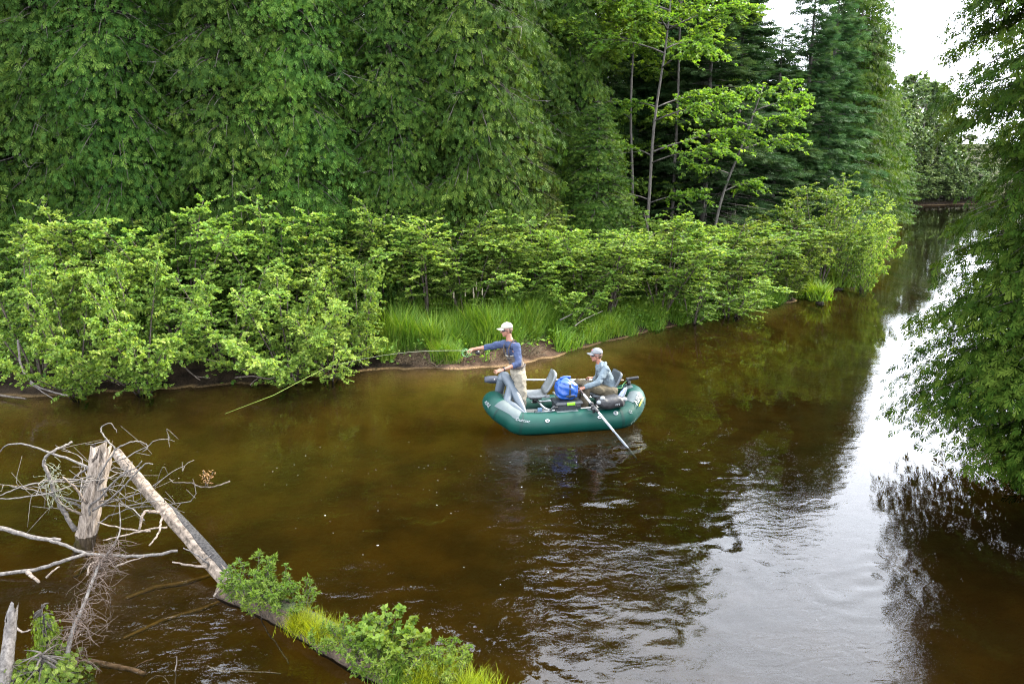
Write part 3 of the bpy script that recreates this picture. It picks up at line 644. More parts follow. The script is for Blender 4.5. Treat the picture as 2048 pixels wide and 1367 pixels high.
# maples: slim grey trunks with flat layers of yellow-green leaves
def layers(rg, spec): return [(h+rg.normal(0, .12), a+rg.normal(0, .2), L*rg.uniform(.85, 1.1)) for h, a, L in spec]
m1 = layered_tree_parts(rg, 13.5, [(0,0,-.2),(.15,0,3),(.25,.05,6),(.55,0,9),(.75,0,13)], layers(rg, [(3.2,-.4,1.8),(3.5,2.8,1.6),(4.6,-.7,2.4),(4.9,.1,2.8),(5.0,2.9,2.0),(6.2,-.5,2.8),(6.5,.2,2.7),(6.9,2.4,1.4),
     (7.8,-1.2,2.2),(8.2,.4,2.2),(8.4,3.4,2.6),(8.9,-2.2,2.4),(9.2,-.6,2.4),(9.6,2.9,2.6),(10,.3,2.2),(10.4,-1.4,2.2),(11,2.4,2),(11.2,.8,2),(11.8,-.8,1.8),(12.4,3.1,1.5)]), 0.105, M_MAPLE, ntw=20, nleaf=18)
m2 = layered_tree_parts(rg, 12.5, [(0,0,-.2),(-.1,0,3),(.15,.05,6),(.1,0,9),(.3,0,12)], layers(rg, [(5.6,-.2,1.6),(7.6,-.6,2.2),(7.9,.5,2.0),(8.0,3.0,2.2),(8.6,-2,2.4),(9,0,2.6),(9.3,2.5,2.2),(9.8,-1.2,2.4),(10.4,.6,2.4),(10.6,3.6,2.2),(11.2,-.5,2)]), 0.105, M_MAPLE, ntw=20, nleaf=18)
m3 = layered_tree_parts(rg, 7.4, [(0,0,-.2),(.25,0,1.8),(.55,.05,3.4),(1.15,0,5.2),(1.7,0,7)], layers(rg, [(3.4,.2,1.6),(4.0,3.2,1.5),(4.9,.4,2.0),(5.4,-.8,1.9),(5.7,2.6,1.6),(6.1,.1,1.8),(6.5,-1.4,1.3),(6.7,1.5,1.2)]), 0.10, M_MAPLE, trunk_r=0.07, ntw=20, nleaf=18)
kM1 = Kind('maple_tree', 'tree', m1); kM2 = Kind('maple_tree', 'tree', m2); kM3 = Kind('maple_tree', 'tree', m3)
kM1.put('slim maple with a tall straight grey trunk and bright yellow-green leaf layers', px_x(1288, 26.5), 26.5, 0, (1.0, 1.0, 0.94))
kM2.put('maple with a pale grey trunk above the drooping cedar, leaves at the top edge', px_x(1112, 28.5), 28.5, 0, (1.0, 1.0, 0.95))
kM3.put('small crooked maple with bright leaves before the blue-green firs', px_x(1415, 28.0), 28.0)
kM2.put('thin second maple stem standing just left of the tall straight maple trunk', px_x(1262, 28.0), 28.0, 2.0, (0.9, 0.9, 1.05))
kM1.put('maple deeper in the wood, its leaves glowing between trunks', px_x(1215, 30.5), 30.5, 2.4, 0.95)
kM2.put('maple at the top edge right of the tall maple trunk', px_x(1345, 29.5), 29.5, 4.4, 1.05)

kM3.put('small maple half shaded left of the tall straight maple trunk', px_x(1215, 28.0), 28.0, 2.7, (0.95, 0.95, 0.80))
kM3.put('small maple in the shade right of the tall straight maple trunk', px_x(1345, 29.5), 29.5, 1.2, (1.0, 1.0, 0.85))
kM1.put('maple standing back between the thin stem and the dark firs', px_x(1330, 32.5), 32.5, 0.9, (1.1, 1.1, 0.9))

# far bank trees round the bend
farA = Kind('far_tree', 'tree', broad_tree_parts(rg, 11, 8, M_FARLEAF, 90, 96, 0.34)); farB = Kind('far_tree', 'tree', broad_tree_parts(rg, 9, 7, M_FARLEAF, 80, 96, 0.32))
for k, (px, Y, s) in enumerate(((1772, 97, 1.0), (1800, 102, 1.1), (1832, 103, 1.2), (1862, 107, 1.0), (1815, 112, 1.3), (1780, 110, 1.2), (1850, 117, 1.15))):
    (farA, farB)[k % 2].put('pale green tree on the far bank at the end of the river', px_x(px, Y), Y, k*1.7, s, 'trees on the far bank')
for k, px in enumerate((1764, 1778, 1791, 1804, 1818, 1832, 1846, 1860, 1874, 1888, 1903, 1920, 1938, 1956, 1974, 1994, 2014, 2036)):
    X_ = px_x(px, 97); (farB, farA)[k % 2].put('low pale bush along the far shore at the end of the river', X_, float(np.interp(X_, [p[0] for p in FAR], [p[1] for p in FAR]))+1.2+rg.random(), k*1.3, (.55,.55,rg.uniform(.26,.42)), 'bushes along the far shore')
x = 50.0; k = 0
while x < 175:
    (farB, farA)[k % 2].put('low tree on the far shore glimpsed through the near cedar', x, 110+rg.uniform(0, 8)+(4 if x > 60 else 0), k*1.1, (1.1, 1.1, rg.uniform(.6, .85)), 'trees along the far shore'); x += rg.uniform(6, 8.5); k += 1

# ------------------------------------------------------------------ alder shrubs along the water
alA = Kind('alder_shrub', 'shrub', shrub_parts(rg, 3.4, 3.6, 11, 38, 28, .064)); alB = Kind('alder_shrub', 'shrub', shrub_parts(rg, 3.2, 3.0, 10, 38, 27, .063))
alC = Kind('alder_shrub', 'shrub', shrub_parts(rg, 2.2, 3.4, 12, 38, 28, .064, low=0.03)); alD = Kind('alder_shrub', 'shrub', shrub_parts(rg, 3.6, 2.6, 9, 36, 25, lsz=0.058))
alE = Kind('alder_shrub', 'shrub', shrub_parts(rg, 2.6, 2.4, 9, 36, 25, lsz=0.056, low=0.12))
HT = {id(alA): 3.4, id(alB): 3.2, id(alC): 2.2, id(alD): 3.6, id(alE): 2.6}; WD = {id(alA): 3.6, id(alB): 3.0, id(alC): 3.4, id(alD): 2.6, id(alE): 2.4}
def shrub(kd, px, Y, ptop, wpx, label, group=None, rz=None, tilt=0):
    """stands at picture column px, Y metres out; its top reaches picture row ptop"""
    x = px_x(px, Y); z0 = gz(x, Y); h = z_of(px, ptop-22+rg.uniform(-16, 12), Y)-z0; wm_ = 1.22*wpx*Y/FPX
    kd.put(label, x, Y, rg.uniform(-.7,.7) if tilt else rg.random()*6.28, (wm_/WD[id(kd)], wm_/WD[id(kd)], h/HT[id(kd)]*(1+0.35*tilt)), group, tilt=(tilt, 0))
def bk(px, off): return bankY(px_x(px, bankY(px_x(px, 20))))+off-0.42
FR = [ # kind, px, metres behind the waterline, top row, width px, label
 (alB, 30, 0.9, 470, 260, 'alder at the frame edge, over the curved pale bare stem'),
 (alC, 110, 0.3, 600, 250, 'low alder spreading over the water beside the curved pale bare stem'),
 (alC, 250, 0.3, 560, 280, 'low dark-leaved alder hanging over the water, right of the curved bare stem'),
 (alA, 150, 2.2, 400, 330, 'tall alder rising second from the frame edge, behind the low ones'),
 (alA, 345, 2.4, 385, 380, 'tallest broad pale-leaved alder under the dark cedar wall'),
 (alB, 430, 1.1, 520, 280, 'middle-height alder with tangled bare stems just above the water'),
 (alA, 560, 2.3, 380, 330, 'tall alder crown with a dark hollow and upright stem showing beneath'),
 (alC, 560, 0.2, 610, 300, 'bright low alder bulging over the water where the fly line meets the bank'),
 (alE, 640, -0.05, 640, 170, 'small alder sprig drooping to the water under the rod tip'),
 (alC, 715, 0.5, 560, 210, 'bright rounded alder at the start of the long grass'),
 (alB, 660, 2.6, 430, 260, 'darker alder between the tall broad crown and the open thin one'),
 (alD, 770, 3.3, 395, 210, 'thin open alder with bare twigs at its top'),
 (alD, 850, 3.0, 415, 280, 'alder directly behind the long grass patch'),
 (alD, 930, 3.0, 440, 230, 'alder behind the pale flower spikes'),
 (alA, 1010, 3.2, 448, 260, 'alder over the standing angler, behind the grass'),
 (alA, 1090, 2.7, 440, 290, 'full alder with slender upright trunk behind the grass'),
 (alD, 1165, 2.0, 455, 210, 'grey-green alder with bare twigs reaching to the grass'),
 (alD, 1215, 1.5, 455, 250, 'pale alder behind the seated rower'),
 (alC, 1140, 1.5, 570, 190, 'low alder at the right end of the long grass'),
 (alB, 1330, 1.3, 418, 270, 'alder covering the foot of the tall maple trunk, right side'),
 (alB, 1420, 1.5, 425, 260, 'alder in the middle of the bright bank right of the maple trunk'),
 (alD, 1490, 1.7, 440, 210, 'narrow alder near the leafy point of the bank'),
 (alE, 1395, 0.5, 545, 190, 'soft pale bush low at the water edge, right of the rower'),
 (alE, 1475, 0.4, 555, 180, 'soft fine-leaved bush at the water edge beside the dark hollow'),
 (alC, 1590, 1.4, 515, 160, 'round soft low bush above the dark undercut bank'),
 (alA, 1650, 2.6, 365, 240, 'highest yellow-green alder near the bend, before the blue-green firs'),
 (alB, 1560, 2.8, 430, 210, 'alder half hidden by the highest yellow-green one near the bend'),
 (alB, 1728, 2.6, 400, 130, 'alder leaning over the water at the point of the bend'),
 (alC, 1742, 0.8, 462, 100, 'low dark-shadowed alder touching the water at the point of the bend'),
 (alB, 1690, 2.2, 430, 140, 'alder between the highest yellow-green one and the point of the bend'),
]
for (kd, px, off, ptop, wpx, lab) in FR: shrub(kd, px, bk(px, off), ptop, wpx, lab, tilt=0.36 if off < 0.6 and px < 720 else (0.12 if off < 1.2 else 0))
for k, px in enumerate((-60, 60, 230, 440, 520, 690, 800, 900, 980, 1060, 1150, 1240, 1360, 1450, 1530)):
    shrub((alA, alB, alD)[k % 3], px, bk(px, 4.0), 425+(k % 4)*14, 240, 'shaded alder in the back row below the trees', 'alders in the back row')

# ------------------------------------------------------------------ grass on the bank
def grass_mesh(rg, P, hgt, wid, mat, name, lean=0.35):
    n = len(P); a = rg.random(n)*6.28; d = np.stack([np.cos(a)*lean*rg.random(n), np.sin(a)*lean*rg.random(n), np.ones(n)], -1)
    f = np.stack([np.sin(a), -np.cos(a), 0.2+0*a], -1); h = hgt*rg.uniform(.5, 1.2, n)*(0.55+0.9*vnoise(P[:,0]+50, P[:,1]+50, 0.45*min(1, hgt/.5), 78)); M = frames(d, f, h, wid*rg.uniform(.7, 1.3, n))
    tint = np.clip(rg.normal(0.45, 0.22, n)+0.35*(vnoise(P[:,0]+90, P[:,1]+90, 0.6, 79)-0.5), 0, 1); tv, (q, t3) = BLADE
    V = np.einsum('nij,vj->nvi', M, tv)+P[:, None]; o = (np.arange(n)*5)[:, None, None]
    return mesh_from(name, V.reshape(-1, 3), [(q[None]+o).reshape(-1, 4), (t3[None]+o).reshape(-1, 3)], [mat], tint=np.repeat(tint, 5))
def grass_points(n, x0, x1, smin, smax, dens):
    out = []
    while sum(len(o) for o in out) < n:
        X = rg.uniform(x0, x1, 20000); Y = np.array([np.interp(x, [p[0] for p in LEFT if p[1] < 45], [p[1] for p in LEFT if p[1] < 45]) for x in X])+rg.uniform(-0.5, smax+0.6, 20000)
        s = sdist(X, Y); k = (s > smin) & (s < smax) & (rg.random(20000) < dens(X, Y, s)); out.append(np.stack([X[k], Y[k]], -1))
    P = np.vstack(out)[:n]; return np.column_stack([P, ground_z(P[:, 0], P[:, 1])-0.02])
xa, xb = px_x(770, 20), px_x(1170, 20)
P1 = grass_points(28000, xa, xb, 0.55, 3.4, lambda X, Y, s: np.clip(0.15+1.3*vnoise(X, Y, 0.7, 71), 0, 1))
g1 = link('grass', grass_mesh(rg, P1, 0.78, 0.018, M_GRASS, 'grass')); tag(g1, 'long bright green grass behind the muddy cut of the bank', kind='stuff')
P2 = grass_points(29000, px_x(1110, 21), px_x(1700, 33), -0.10, 1.3, lambda X, Y, s: np.clip(vnoise(X, Y, 0.8, 72)*1.9-0.35, 0, 1))
P3 = grass_points(5000, xa-1.5, xb, 0.12, 0.9, lambda X, Y, s: np.clip(vnoise(X, Y, 0.5, 75)*2.2-1.15, 0, 1))
g2 = link('grass', grass_mesh(rg, np.vstack([P2, P3]), 0.50, 0.015, M_GRASS, 'grass', 0.6)); tag(g2, 'ragged short grass along the edge of the left bank', kind='stuff')
P4 = grass_points(14000, -16, 12, 0.0, 4.5, lambda X, Y, s: np.clip(vnoise(X, Y, 1.2, 73)*1.6-0.3, 0, 1))
g3 = link('undergrowth', crown_mesh('undergrowth', LEAF, frames(np.column_stack([rg.normal(0, 1, (14000, 2)), rg.uniform(0, .8, 14000)]), np.array([0, 0, 1.])+rg.normal(0, .4, (14000, 3)), rg.uniform(.06, .14, 14000)), P4+np.column_stack([np.zeros((14000, 2)), rg.uniform(0.03, .45, 14000)]), np.clip(rg.normal(.4, .2, 14000), 0, 1), M_ALDER))
tag(g3, 'low leafy ground cover under the shrubs of the left bank', kind='stuff')

# dead grass and litter on the muddy cut
P5 = grass_points(3000, px_x(790, 19), px_x(1090, 19), 0.02, 0.95, lambda X, Y, s: np.clip(vnoise(X, Y, 0.45, 77)*2.0-0.5, 0, 1))
g5 = link('dead_grass', grass_mesh(rg, P5+[0,0,.02], 0.26, 0.010, leafmat('dry_grass', [(0.045,0.032,0.020),(0.10,0.075,0.045),(0.16,0.125,0.08)], .2, .8, .05, .1), 'dead_grass', 3.0)); tag(g5, 'matted dry grass and litter on the muddy cut of the bank', kind='stuff')

rt = np.random.default_rng(8); mb = MB()
for q in range(110):
    x = rt.uniform(px_x(780, 19), px_x(1095, 19)); y = bankY(x)+rt.uniform(.0, .8); z = gz(x, y)+.012; a = rt.normal(0, .6); l = rt.uniform(.06, .35)
    mb.tube([(x, y, z), (x+cos(a)*l*.5, y+sin(a)*l*.5, z+.02*rt.random()), (x+cos(a)*l, y+sin(a)*l, z)], [.006, .005, .002], 4)
tl = mb.build('twig_litter', M_TWIG); tag(tl, 'small dead twigs littering the muddy cut of the bank', kind='stuff')
# ------------------------------------------------------------------ the raft
M_HYP = plain('green_raft_fabric', (0.0006,0.026,0.019), 0.46, var=0.12, scale=5, spec=0.18, bump=0.06, bscale=60)
M_SEAM = plain('seam_tape', (0.001,0.017,0.013), 0.5, var=0.1, spec=0.2)
M_HYPD = plain('grey_patch_fabric', (0.034,0.048,0.050), 0.6, var=0.12, scale=14)
M_TUBEG = plain('grey_inflated_vinyl', (0.040,0.052,0.064), 0.45, var=0.08, scale=6)
M_SEAT = plain('grey_seat_plastic', (0.095,0.103,0.106), 0.5, var=0.08, scale=20)
M_SEATD = plain('dark_grey_seat_plastic', (0.045,0.053,0.060), 0.5, var=0.08, scale=20)
M_BLACK = plain('black_plastic', (0.006,0.006,0.007), 0.45, var=0.2)
M_TOTE = plain('charcoal_tote_plastic', (0.016,0.019,0.022), 0.42, var=0.12)
M_LIME = plain('lime_latch_plastic', (0.130,0.290,0.012), 0.4, var=0.06)
M_BLUE = plain('blue_drybag_vinyl', (0.003,0.036,0.170), 0.42, var=0.16, scale=9, spec=0.5)
M_ALU = plain('brushed_aluminium', (0.42,0.43,0.44), 0.34, 0.9, var=0.08, scale=30)
M_WHITE = plain('white_painted_shaft', (0.26,0.26,0.26), 0.4, var=0.06)
M_PRINT = plain('white_print', (0.135,0.145,0.15), 0.5, var=0.05)
M_YEL = plain('yellow_print', (0.42,0.36,0.02), 0.5, var=0.05)
M_NAVY = plain('dark_blade', (0.012,0.016,0.026), 0.5, var=0.2)
M_FLOOR = plain('grey_floor_fabric', (0.06,0.066,0.07), 0.6, var=0.18, scale=10)
M_STEEL = plain('blue_grey_strap', (0.045,0.085,0.130), 0.6, var=0.15)
M_CREAM = plain('cream_fabric', (0.26,0.25,0.18), 0.6, var=0.18)
M_NET = plain('netting_green_line', (0.05,0.20,0.06), 0.5)

RZ = R(12.5); RC = np.array([1.08, 14.38, 0.0])
RM = np.array([[cos(RZ), -sin(RZ), 0], [sin(RZ), cos(RZ), 0], [0, 0, 1]])
def rl(px, py, Y):                      # picture point at distance Y -> raft coordinates (x to the stern, y away from the camera)
    return RM.T @ (atd(px, py, Y)-RC)
def rlw(p): return RM.T @ (np.asarray(p, float)-RC)
raft = thing('inflatable_raft', 'dark green inflatable fishing raft with upturned ends and grey wear patches, drifting on the river', 'raft', RC, RZ)
Zc = 0.150
cen = [(-0.95,-.50,Zc),(0,-.52,Zc),(0.80,-.50,Zc),(1.04,-.40,Zc+.08),(1.20,-.24,Zc+.20),(1.25,0,Zc+.25),(1.20,.24,Zc+.20),(1.04,.40,Zc+.08),(0.80,.50,Zc),(0,.52,Zc),(-0.95,.50,Zc),
       (-1.20,.39,Zc+.09),(-1.39,.24,Zc+.22),(-1.44,0,Zc+.27),(-1.39,-.24,Zc+.22),(-1.20,-.39,Zc+.09)]
def ring_tube(mb, pts, r, n=18, k=5):
    P = np.array(pts+pts[:3], float); Q = smoothpath(np.vstack([pts[-1], P]), k)[k:k+len(pts)*k]     # closed centre line
    T = norm(np.roll(Q, -1, 0)-np.roll(Q, 1, 0)); up = np.array([0, 0, 1.0]); S = norm(np.cross(T, up)); U = np.cross(S, T)
    a = np.arange(n)*2*pi/n; V = Q[:, None]+r*(np.cos(a)[None, :, None]*U[:, None]+np.sin(a)[None, :, None]*S[:, None])
    m = len(Q); idx = np.arange(m*n).reshape(m, n); nx = np.roll(idx, -1, 1); dn = np.roll(idx, -1, 0); dx = np.roll(dn, -1, 1)
    mb.add(V.reshape(-1, 3), [np.stack([idx, nx, dx, dn], -1).reshape(-1, 4)]); return Q, T, U, S
TR = 0.210
mb = MB(); CQ, CT, CU, CS = ring_tube(mb, cen, TR); mb.build('hull_tube', M_HYP, raft)
def patch(i0, i1, a0, a1, off, mat, name, label=None, na=8):
    """fabric patch lying on the tube between centre-line samples i0..i1 (fractional) and angles a0..a1"""
    ii = np.linspace(i0, i1, max(4, int((i1-i0)*2)+1)); aa = np.linspace(a0, a1, na); V = []
    for i in ii:
        f = i-np.floor(i); k = int(np.floor(i)) % len(CQ); k2 = (k+1) % len(CQ)
        q = CQ[k]*(1-f)+CQ[k2]*f; u = CU[k]*(1-f)+CU[k2]*f; s = CS[k]*(1-f)+CS[k2]*f
        for a in aa: V.append(q+(TR+off)*(np.cos(a)*u+np.sin(a)*s))
    n = len(aa); m = len(ii); idx = np.arange(m*n).reshape(m, n)
    b = MB(); b.add(np.array(V), [np.stack([idx[:-1,:-1], idx[:-1,1:], idx[1:,1:], idx[1:,:-1]], -1).reshape(-1, 4)])
    o = b.build(name, mat, raft)
    if label: o['label'] = label
    return o
def nearest_i(x, y): return float(np.argmin(np.hypot(CQ[:,0]-x, CQ[:,1]-y)))
# which side angle looks at the camera on the near tube? S = T x up; T runs to +x there, so S points to -y (towards the camera)
iN0, iN1 = nearest_i(-0.95, -.5), nearest_i(0.95, -.5)
i_b0, i_b1 = nearest_i(-1.42, -.27), nearest_i(-1.10, -.45)
patch(i_b0, i_b1, -0.15, 0.95, 0.004, M_HYPD, 'wear_patch', 'square grey wear patch on the bow quarter')
patch(nearest_i(-0.42,-.52), nearest_i(0.02,-.52), -0.55, 0.30, 0.004, M_HYPD, 'wear_patch')
patch(nearest_i(0.26,-.52), nearest_i(0.66,-.52), -0.55, 0.28, 0.004, M_HYPD, 'wear_patch')
patch(nearest_i(-0.86,-.5), nearest_i(-0.44,-.52), -0.62, 0.05, 0.004, M_HYPD, 'wear_patch')
patch(nearest_i(1.08,-.36), nearest_i(1.21,-.2), -0.5, 0.5, 0.004, M_HYPD, 'wear_patch')
patch(nearest_i(1.23,-.12), nearest_i(1.25,.10), -0.85, -0.1, 0.004, M_HYPD, 'wear_patch')
for x_, y_ in ((-1.00,-.49),(0.84,-.49),(-1.36,-.26),(1.17,-.26)):
    k_ = nearest_i(x_, y_); patch(k_-.22, k_+.22, -1.3, 2.2, 0.0035, M_SEAM, 'seam_strip', na=14)
# rubbing strake seam below and floor
patch(0, len(CQ), 2.25, 2.42, 0.005, M_HYP, 'seam_strip', na=3)
mb = MB(); fl = [(-1.25,-.25),( -0.95,-.36),(0.85,-.36),(1.02,-.22),(1.02,.22),(0.85,.36),(-0.95,.36),(-1.25,.25)]
V = [(x, y, 0.10+max(0, abs(x)-0.95)*0.35) for x, y in fl]; Vb = [(x, y, z-0.09) for x, y, z in V]; n = len(fl)
mb.add(np.array(V+Vb), [np.array([list(range(n))]), np.array([list(range(2*n-1, n-1, -1))]), np.array([[i, i+n, (i+1) % n+n, (i+1) % n] for i in range(n)])])
mb.build('floor', M_FLOOR, raft, smooth=False)
mb = MB()
for x in np.linspace(-1.0, 1.0, 13): mb.tube([(x, -.33, .105), (x, .33, .105)], 0.035, 8, flat=(0.5, 1))
tag(mb.build('floor_tube', M_FLOOR, raft), kind='stuff')
# D-rings and valve on the near side
def tube_pt(x, a, off=0.0):
    i = int(nearest_i(x, -.5)); return CQ[i]+(TR+off)*(np.cos(a)*CU[i]+np.sin(a)*CS[i]), norm(np.cos(a)*CU[i]+np.sin(a)*CS[i]), CT[i]
def disc(mb, c, n_, r, th, k=14):
    n_ = norm(n_); mb.tube([c-n_*0.004, c+n_*th], r, k)
for x in (-0.70, 0.42):
    c, n_, t_ = tube_pt(x, 1.05); b_ = np.cross(n_, t_); mb = MB(); disc(mb, c, n_, 0.040, 0.004); o = mb.build('ring_patch', M_HYPD, raft)
    mb = MB(); aa = np.linspace(0, 2*pi, 13); mb.tube([c+n_*0.012+t_*0.036*np.cos(a)+b_*0.020*np.sin(a) for a in aa], 0.0065, 6); mb.build('ring', M_ALU, o)
c, n_, t_ = tube_pt(0.68, 0.78); mb = MB(); disc(mb, c, n_, 0.045, 0.008, 18); o = mb.build('valve', M_PRINT, raft)
mb = MB(); disc(mb, c+n_*0.008, n_, 0.022, 0.008, 14); mb.build('valve_cap', M_HYPD, o)
c, n_, t_ = tube_pt(0.98, 0.95); b_ = np.cross(n_, t_); mb = MB()
for k in range(5):
    a = k*2*pi/5; mb.tube([c+n_*0.004+(t_*np.cos(a)+b_*np.sin(a))*0.012, c+n_*0.006+(t_*np.cos(a)+b_*np.sin(a))*0.040], 0.006, 4)
mb.build('star_emblem', M_PRINT, raft)
# lettering on the tube
def text_obj(name, txt, size, c, xdir, n_, mat, parent, shear=0.0, ext=0.002):
    cu = bpy.data.curves.new(name, 'FONT'); cu.body = txt; cu.size = size; cu.extrude = ext; cu.align_x = 'CENTER'; cu.align_y = 'CENTER'; cu.shear = shear; cu.resolution_u = 3
    tmp = bpy.data.objects.new('tmp', cu); C.objects.link(tmp); dg = bpy.context.evaluated_depsgraph_get()
    me = bpy.data.meshes.new_from_object(tmp.evaluated_get(dg)); bpy.data.objects.remove(tmp); bpy.data.curves.remove(cu)
    me.materials.clear(); me.materials.append(mat); o = link(name, me, parent)
    x = norm(xdir); z = norm(n_-x*np.dot(n_, x)); y = np.cross(z, x)
    o.matrix_local = Matrix(((x[0],y[0],z[0],c[0]),(x[1],y[1],z[1],c[1]),(x[2],y[2],z[2],c[2]),(0,0,0,1))); return o
i = int(nearest_i(-1.0,-.48)); a = 0.98; n_ = np.cos(a)*CU[i]+np.sin(a)*CS[i]; c = CQ[i]+(TR+0.012)*n_
text_obj('lettering', 'Outcast', 0.08, c, CT[i], n_, M_PRINT, raft, 0.35)
i = int(nearest_i(1.15,-.30)); a = 0.62; n_ = np.cos(a)*CU[i]+np.sin(a)*CS[i]; c = CQ[i]+(TR+0.014)*n_
text_obj('lettering', 'AIRE', 0.13, c, CT[i], n_, M_PRINT, raft, 0.25)
y_ = np.cross(norm(n_), norm(CT[i])); mb = MB(); x_ = norm(CT[i]); rot = np.stack([x_, y_, norm(n_)], 1)
mb.box(c-y_*0.075, (0.24, 0.024, 0.004), rot); mb.build('lettering_bar', M_YEL, raft)
i = int(nearest_i(-1.42,-.16)); a = 1.15; n_ = np.cos(a)*CU[i]+np.sin(a)*CS[i]; c = CQ[i]+(TR+0.010)*n_
text_obj('lettering', 'AIRE', 0.10, c, CT[i], n_, M_PRINT, raft, 0.25)
# frame: cross bars with bent ends
for x in (-0.52, -0.10):
    mb = MB(); p = smoothpath([(x-.10,.42,.44),(x-.10,.30,.43),(x-.10,-.10,.42),(x-.04,-.26,.36),(x+.05,-.36,.34),(x+.08,-.47,.425),(x+.10,-.52,.432)], 4)
    mb.tube(p, 0.019, 8); o = mb.build('frame_bar', M_ALU, raft); mb = MB(); mb.box((x+.105,-.53,.437), (.07,.045,.03), bev=.006); mb.build('bar_foot', M_BLACK, o)
mb = MB(); mb.tube([(-0.66,-.30,.30),(0.95,-.33,.33)], 0.017, 8); mb.tube([(-0.66,.30,.30),(0.95,.33,.33)], 0.017, 8); mb.build('frame_rail', M_ALU, raft)
# foot wells and straps seen on the floor
for x, y in ((-0.60,-.18),(-0.25,-.16)):
    mb = MB(); mb.box((x,y,.20), (.24,.22,.14), bev=.04); mb.build('floor_pad', M_FLOOR, raft)
for x in (-0.66, -0.22):
    mb = MB(); mb.box((x,-.335,.30), (.085,.03,.17), bev=.008); mb.build('strap', M_STEEL, raft)
for x in (0.22, 0.30):
    mb = MB(); mb.box((x+.05,-.49,.425), (.03,.09,.02), bev=.005); mb.build('strap_buckle', M_BLACK, raft)

# thigh brace: fat grey inflated tubes, two frames
br = thing('thigh_brace', 'grey inflated tube brace of slanting legs at the bow, in front of the standing angler', 'leg brace', RC, RZ)
A = rl(1004, 757, 14.35); ends = rl(1051, 826, 13.72); j2 = rl(1021, 772, 14.12); foot = rl(1013, 806, 13.86); farfoot = rl(996, 793, 14.42); b2 = rl(1009, 752, 14.36)
mb = MB(); mb.tube(smoothpath([farfoot, farfoot*.5+A*.5, A*.93+farfoot*.07], 3), [0.088]*7, 14, True); mb.build('brace_leg', M_TUBEG, br)
mb = MB(); mb.tube(smoothpath([A, b2, j2+[.02,0,0.0], (j2+ends)/2, ends], 4), [.092,.094,.095,.096,.096,.095,.094,.093,.091,.089,.086,.083,.079,.072,.062,.046,.026], 14, True); mb.build('brace_beam', M_TUBEG, br)
mb = MB(); mb.tube([j2, (j2+foot)/2, foot], [.070,.078,.080], 14, True); mb.build('brace_leg', M_TUBEG, br)
mb = MB(); mb.tube([foot, foot*.6+ends*.4, ends-[.01,0,.01]], [.078,.084,.034], 14, True); mb.build('brace_foot_tube', M_TUBEG, br)
mb = MB(); mb.box(rl(1003, 803, 14.25)+[0,0,-.02], (.26,.30,.07), bev=.03); o = mb.build('bow_cushion', M_CREAM, raft)

# boat seats
def boat_seat(name, label, c, rz, ang, mat, sc=1.0):
    t = thing(name, label, 'boat seat', RM @ np.asarray(c)+RC, RZ+rz)
    def shell(wd, ln, lip, th, bow):
        nx_, ny_ = 9, 9; V = []
        for s_ in (1, -1):
            for iy in range(ny_):
                for ix in range(nx_):
                    u = ix/(nx_-1)*2-1; v = iy/(ny_-1)*2-1; e = max(abs(u), abs(v))
                    k = 1-0.10*(abs(u*v))**3
                    h = lip*max(0, (e-0.62)/0.38)**0.8*(1 if e < .93 else .72)+bow*(u*u)
                    V.append((u*ln/2*k, v*wd/2*k, h+(0 if s_ > 0 else -th)))
        idx = np.arange(nx_*ny_).reshape(ny_, nx_); q = np.stack([idx[:-1,:-1], idx[:-1,1:], idx[1:,1:], idx[1:,:-1]], -1).reshape(-1, 4); o_ = nx_*ny_
        rim = np.concatenate([idx[0,:], idx[1:,-1], idx[-1,-2::-1], idx[-2:0:-1,0]]); r2 = np.roll(rim, -1)
        return np.array(V), [q, q[:, ::-1]+o_, np.stack([rim, rim+o_, r2+o_, r2], -1)]
    V, P = shell(.42, .40, .045, .05, .01); mb = MB(); mb.add(V*sc, P); mb.build('seat', mat, t)
    V, P = shell(.42, .44, .05, .05, .02); ca, sa = cos(ang), sin(ang)
    Rm_ = np.array([[ca, 0, -sa], [0, 1, 0], [sa, 0, ca]])
    V = V+[.22, 0, 0]; V = V @ Rm_.T+[.185, 0, .035]; mb = MB(); mb.add(V*sc, P); mb.build('backrest', mat, t)
    for y in (-.17, .17):
        mb = MB(); mb.box(np.array((.20, y, .0))*sc, np.array((.09,.035,.06))*sc, bev=.008); mb.build('hinge', mat, t)
    mb = MB(); mb.box((0, 0, -.055), (.22,.22,.035), bev=.008); mb.tube([(0,0,-.06),(0,0,-.16)], .05, 10); mb.build('pedestal', M_BLACK, t); return t
s1 = rl(1070, 788, 14.30); s2 = rl(1197, 787, 14.50)
boat_seat('boat_seat', 'empty pale grey moulded boat seat between the angler and the blue bag', s1, R(-4), R(62), M_SEAT)
boat_seat('boat_seat', 'dark grey boat seat that the rower sits on', s2, R(2), R(58), M_SEATD)

# tote with lid, blue dry bag, black duffel, shoe, rod clamp
tc_ = rl(1133, 800, 14.05); tote = thing('storage_tote', 'charcoal plastic tote with lime green latch, under the blue dry bag', 'storage box', RM @ tc_+RC, RZ+R(2))
zb = 0.13-tc_[2]; zt = 0.02
def frustum(mb, z0, z1, a0, b0, a1, b1, bev=.02):
    bm = bmesh.new(); bmesh.ops.create_cube(bm, size=1)
    for v in bm.verts:
        k = v.co.z > 0; v.co = Vector((v.co.x*(a1 if k else a0), v.co.y*(b1 if k else b0), z1 if k else z0))
    bmesh.ops.bevel(bm, geom=bm.edges[:], offset=bev, segments=3, affect='EDGES'); bm.verts.index_update(); V = np.array([v.co[:] for v in bm.verts]); by = {}
    for f in bm.faces: by.setdefault(len(f.verts), []).append([v.index for v in f.verts])
    bm.free(); mb.add(V, [np.array(q) for q in by.values()])
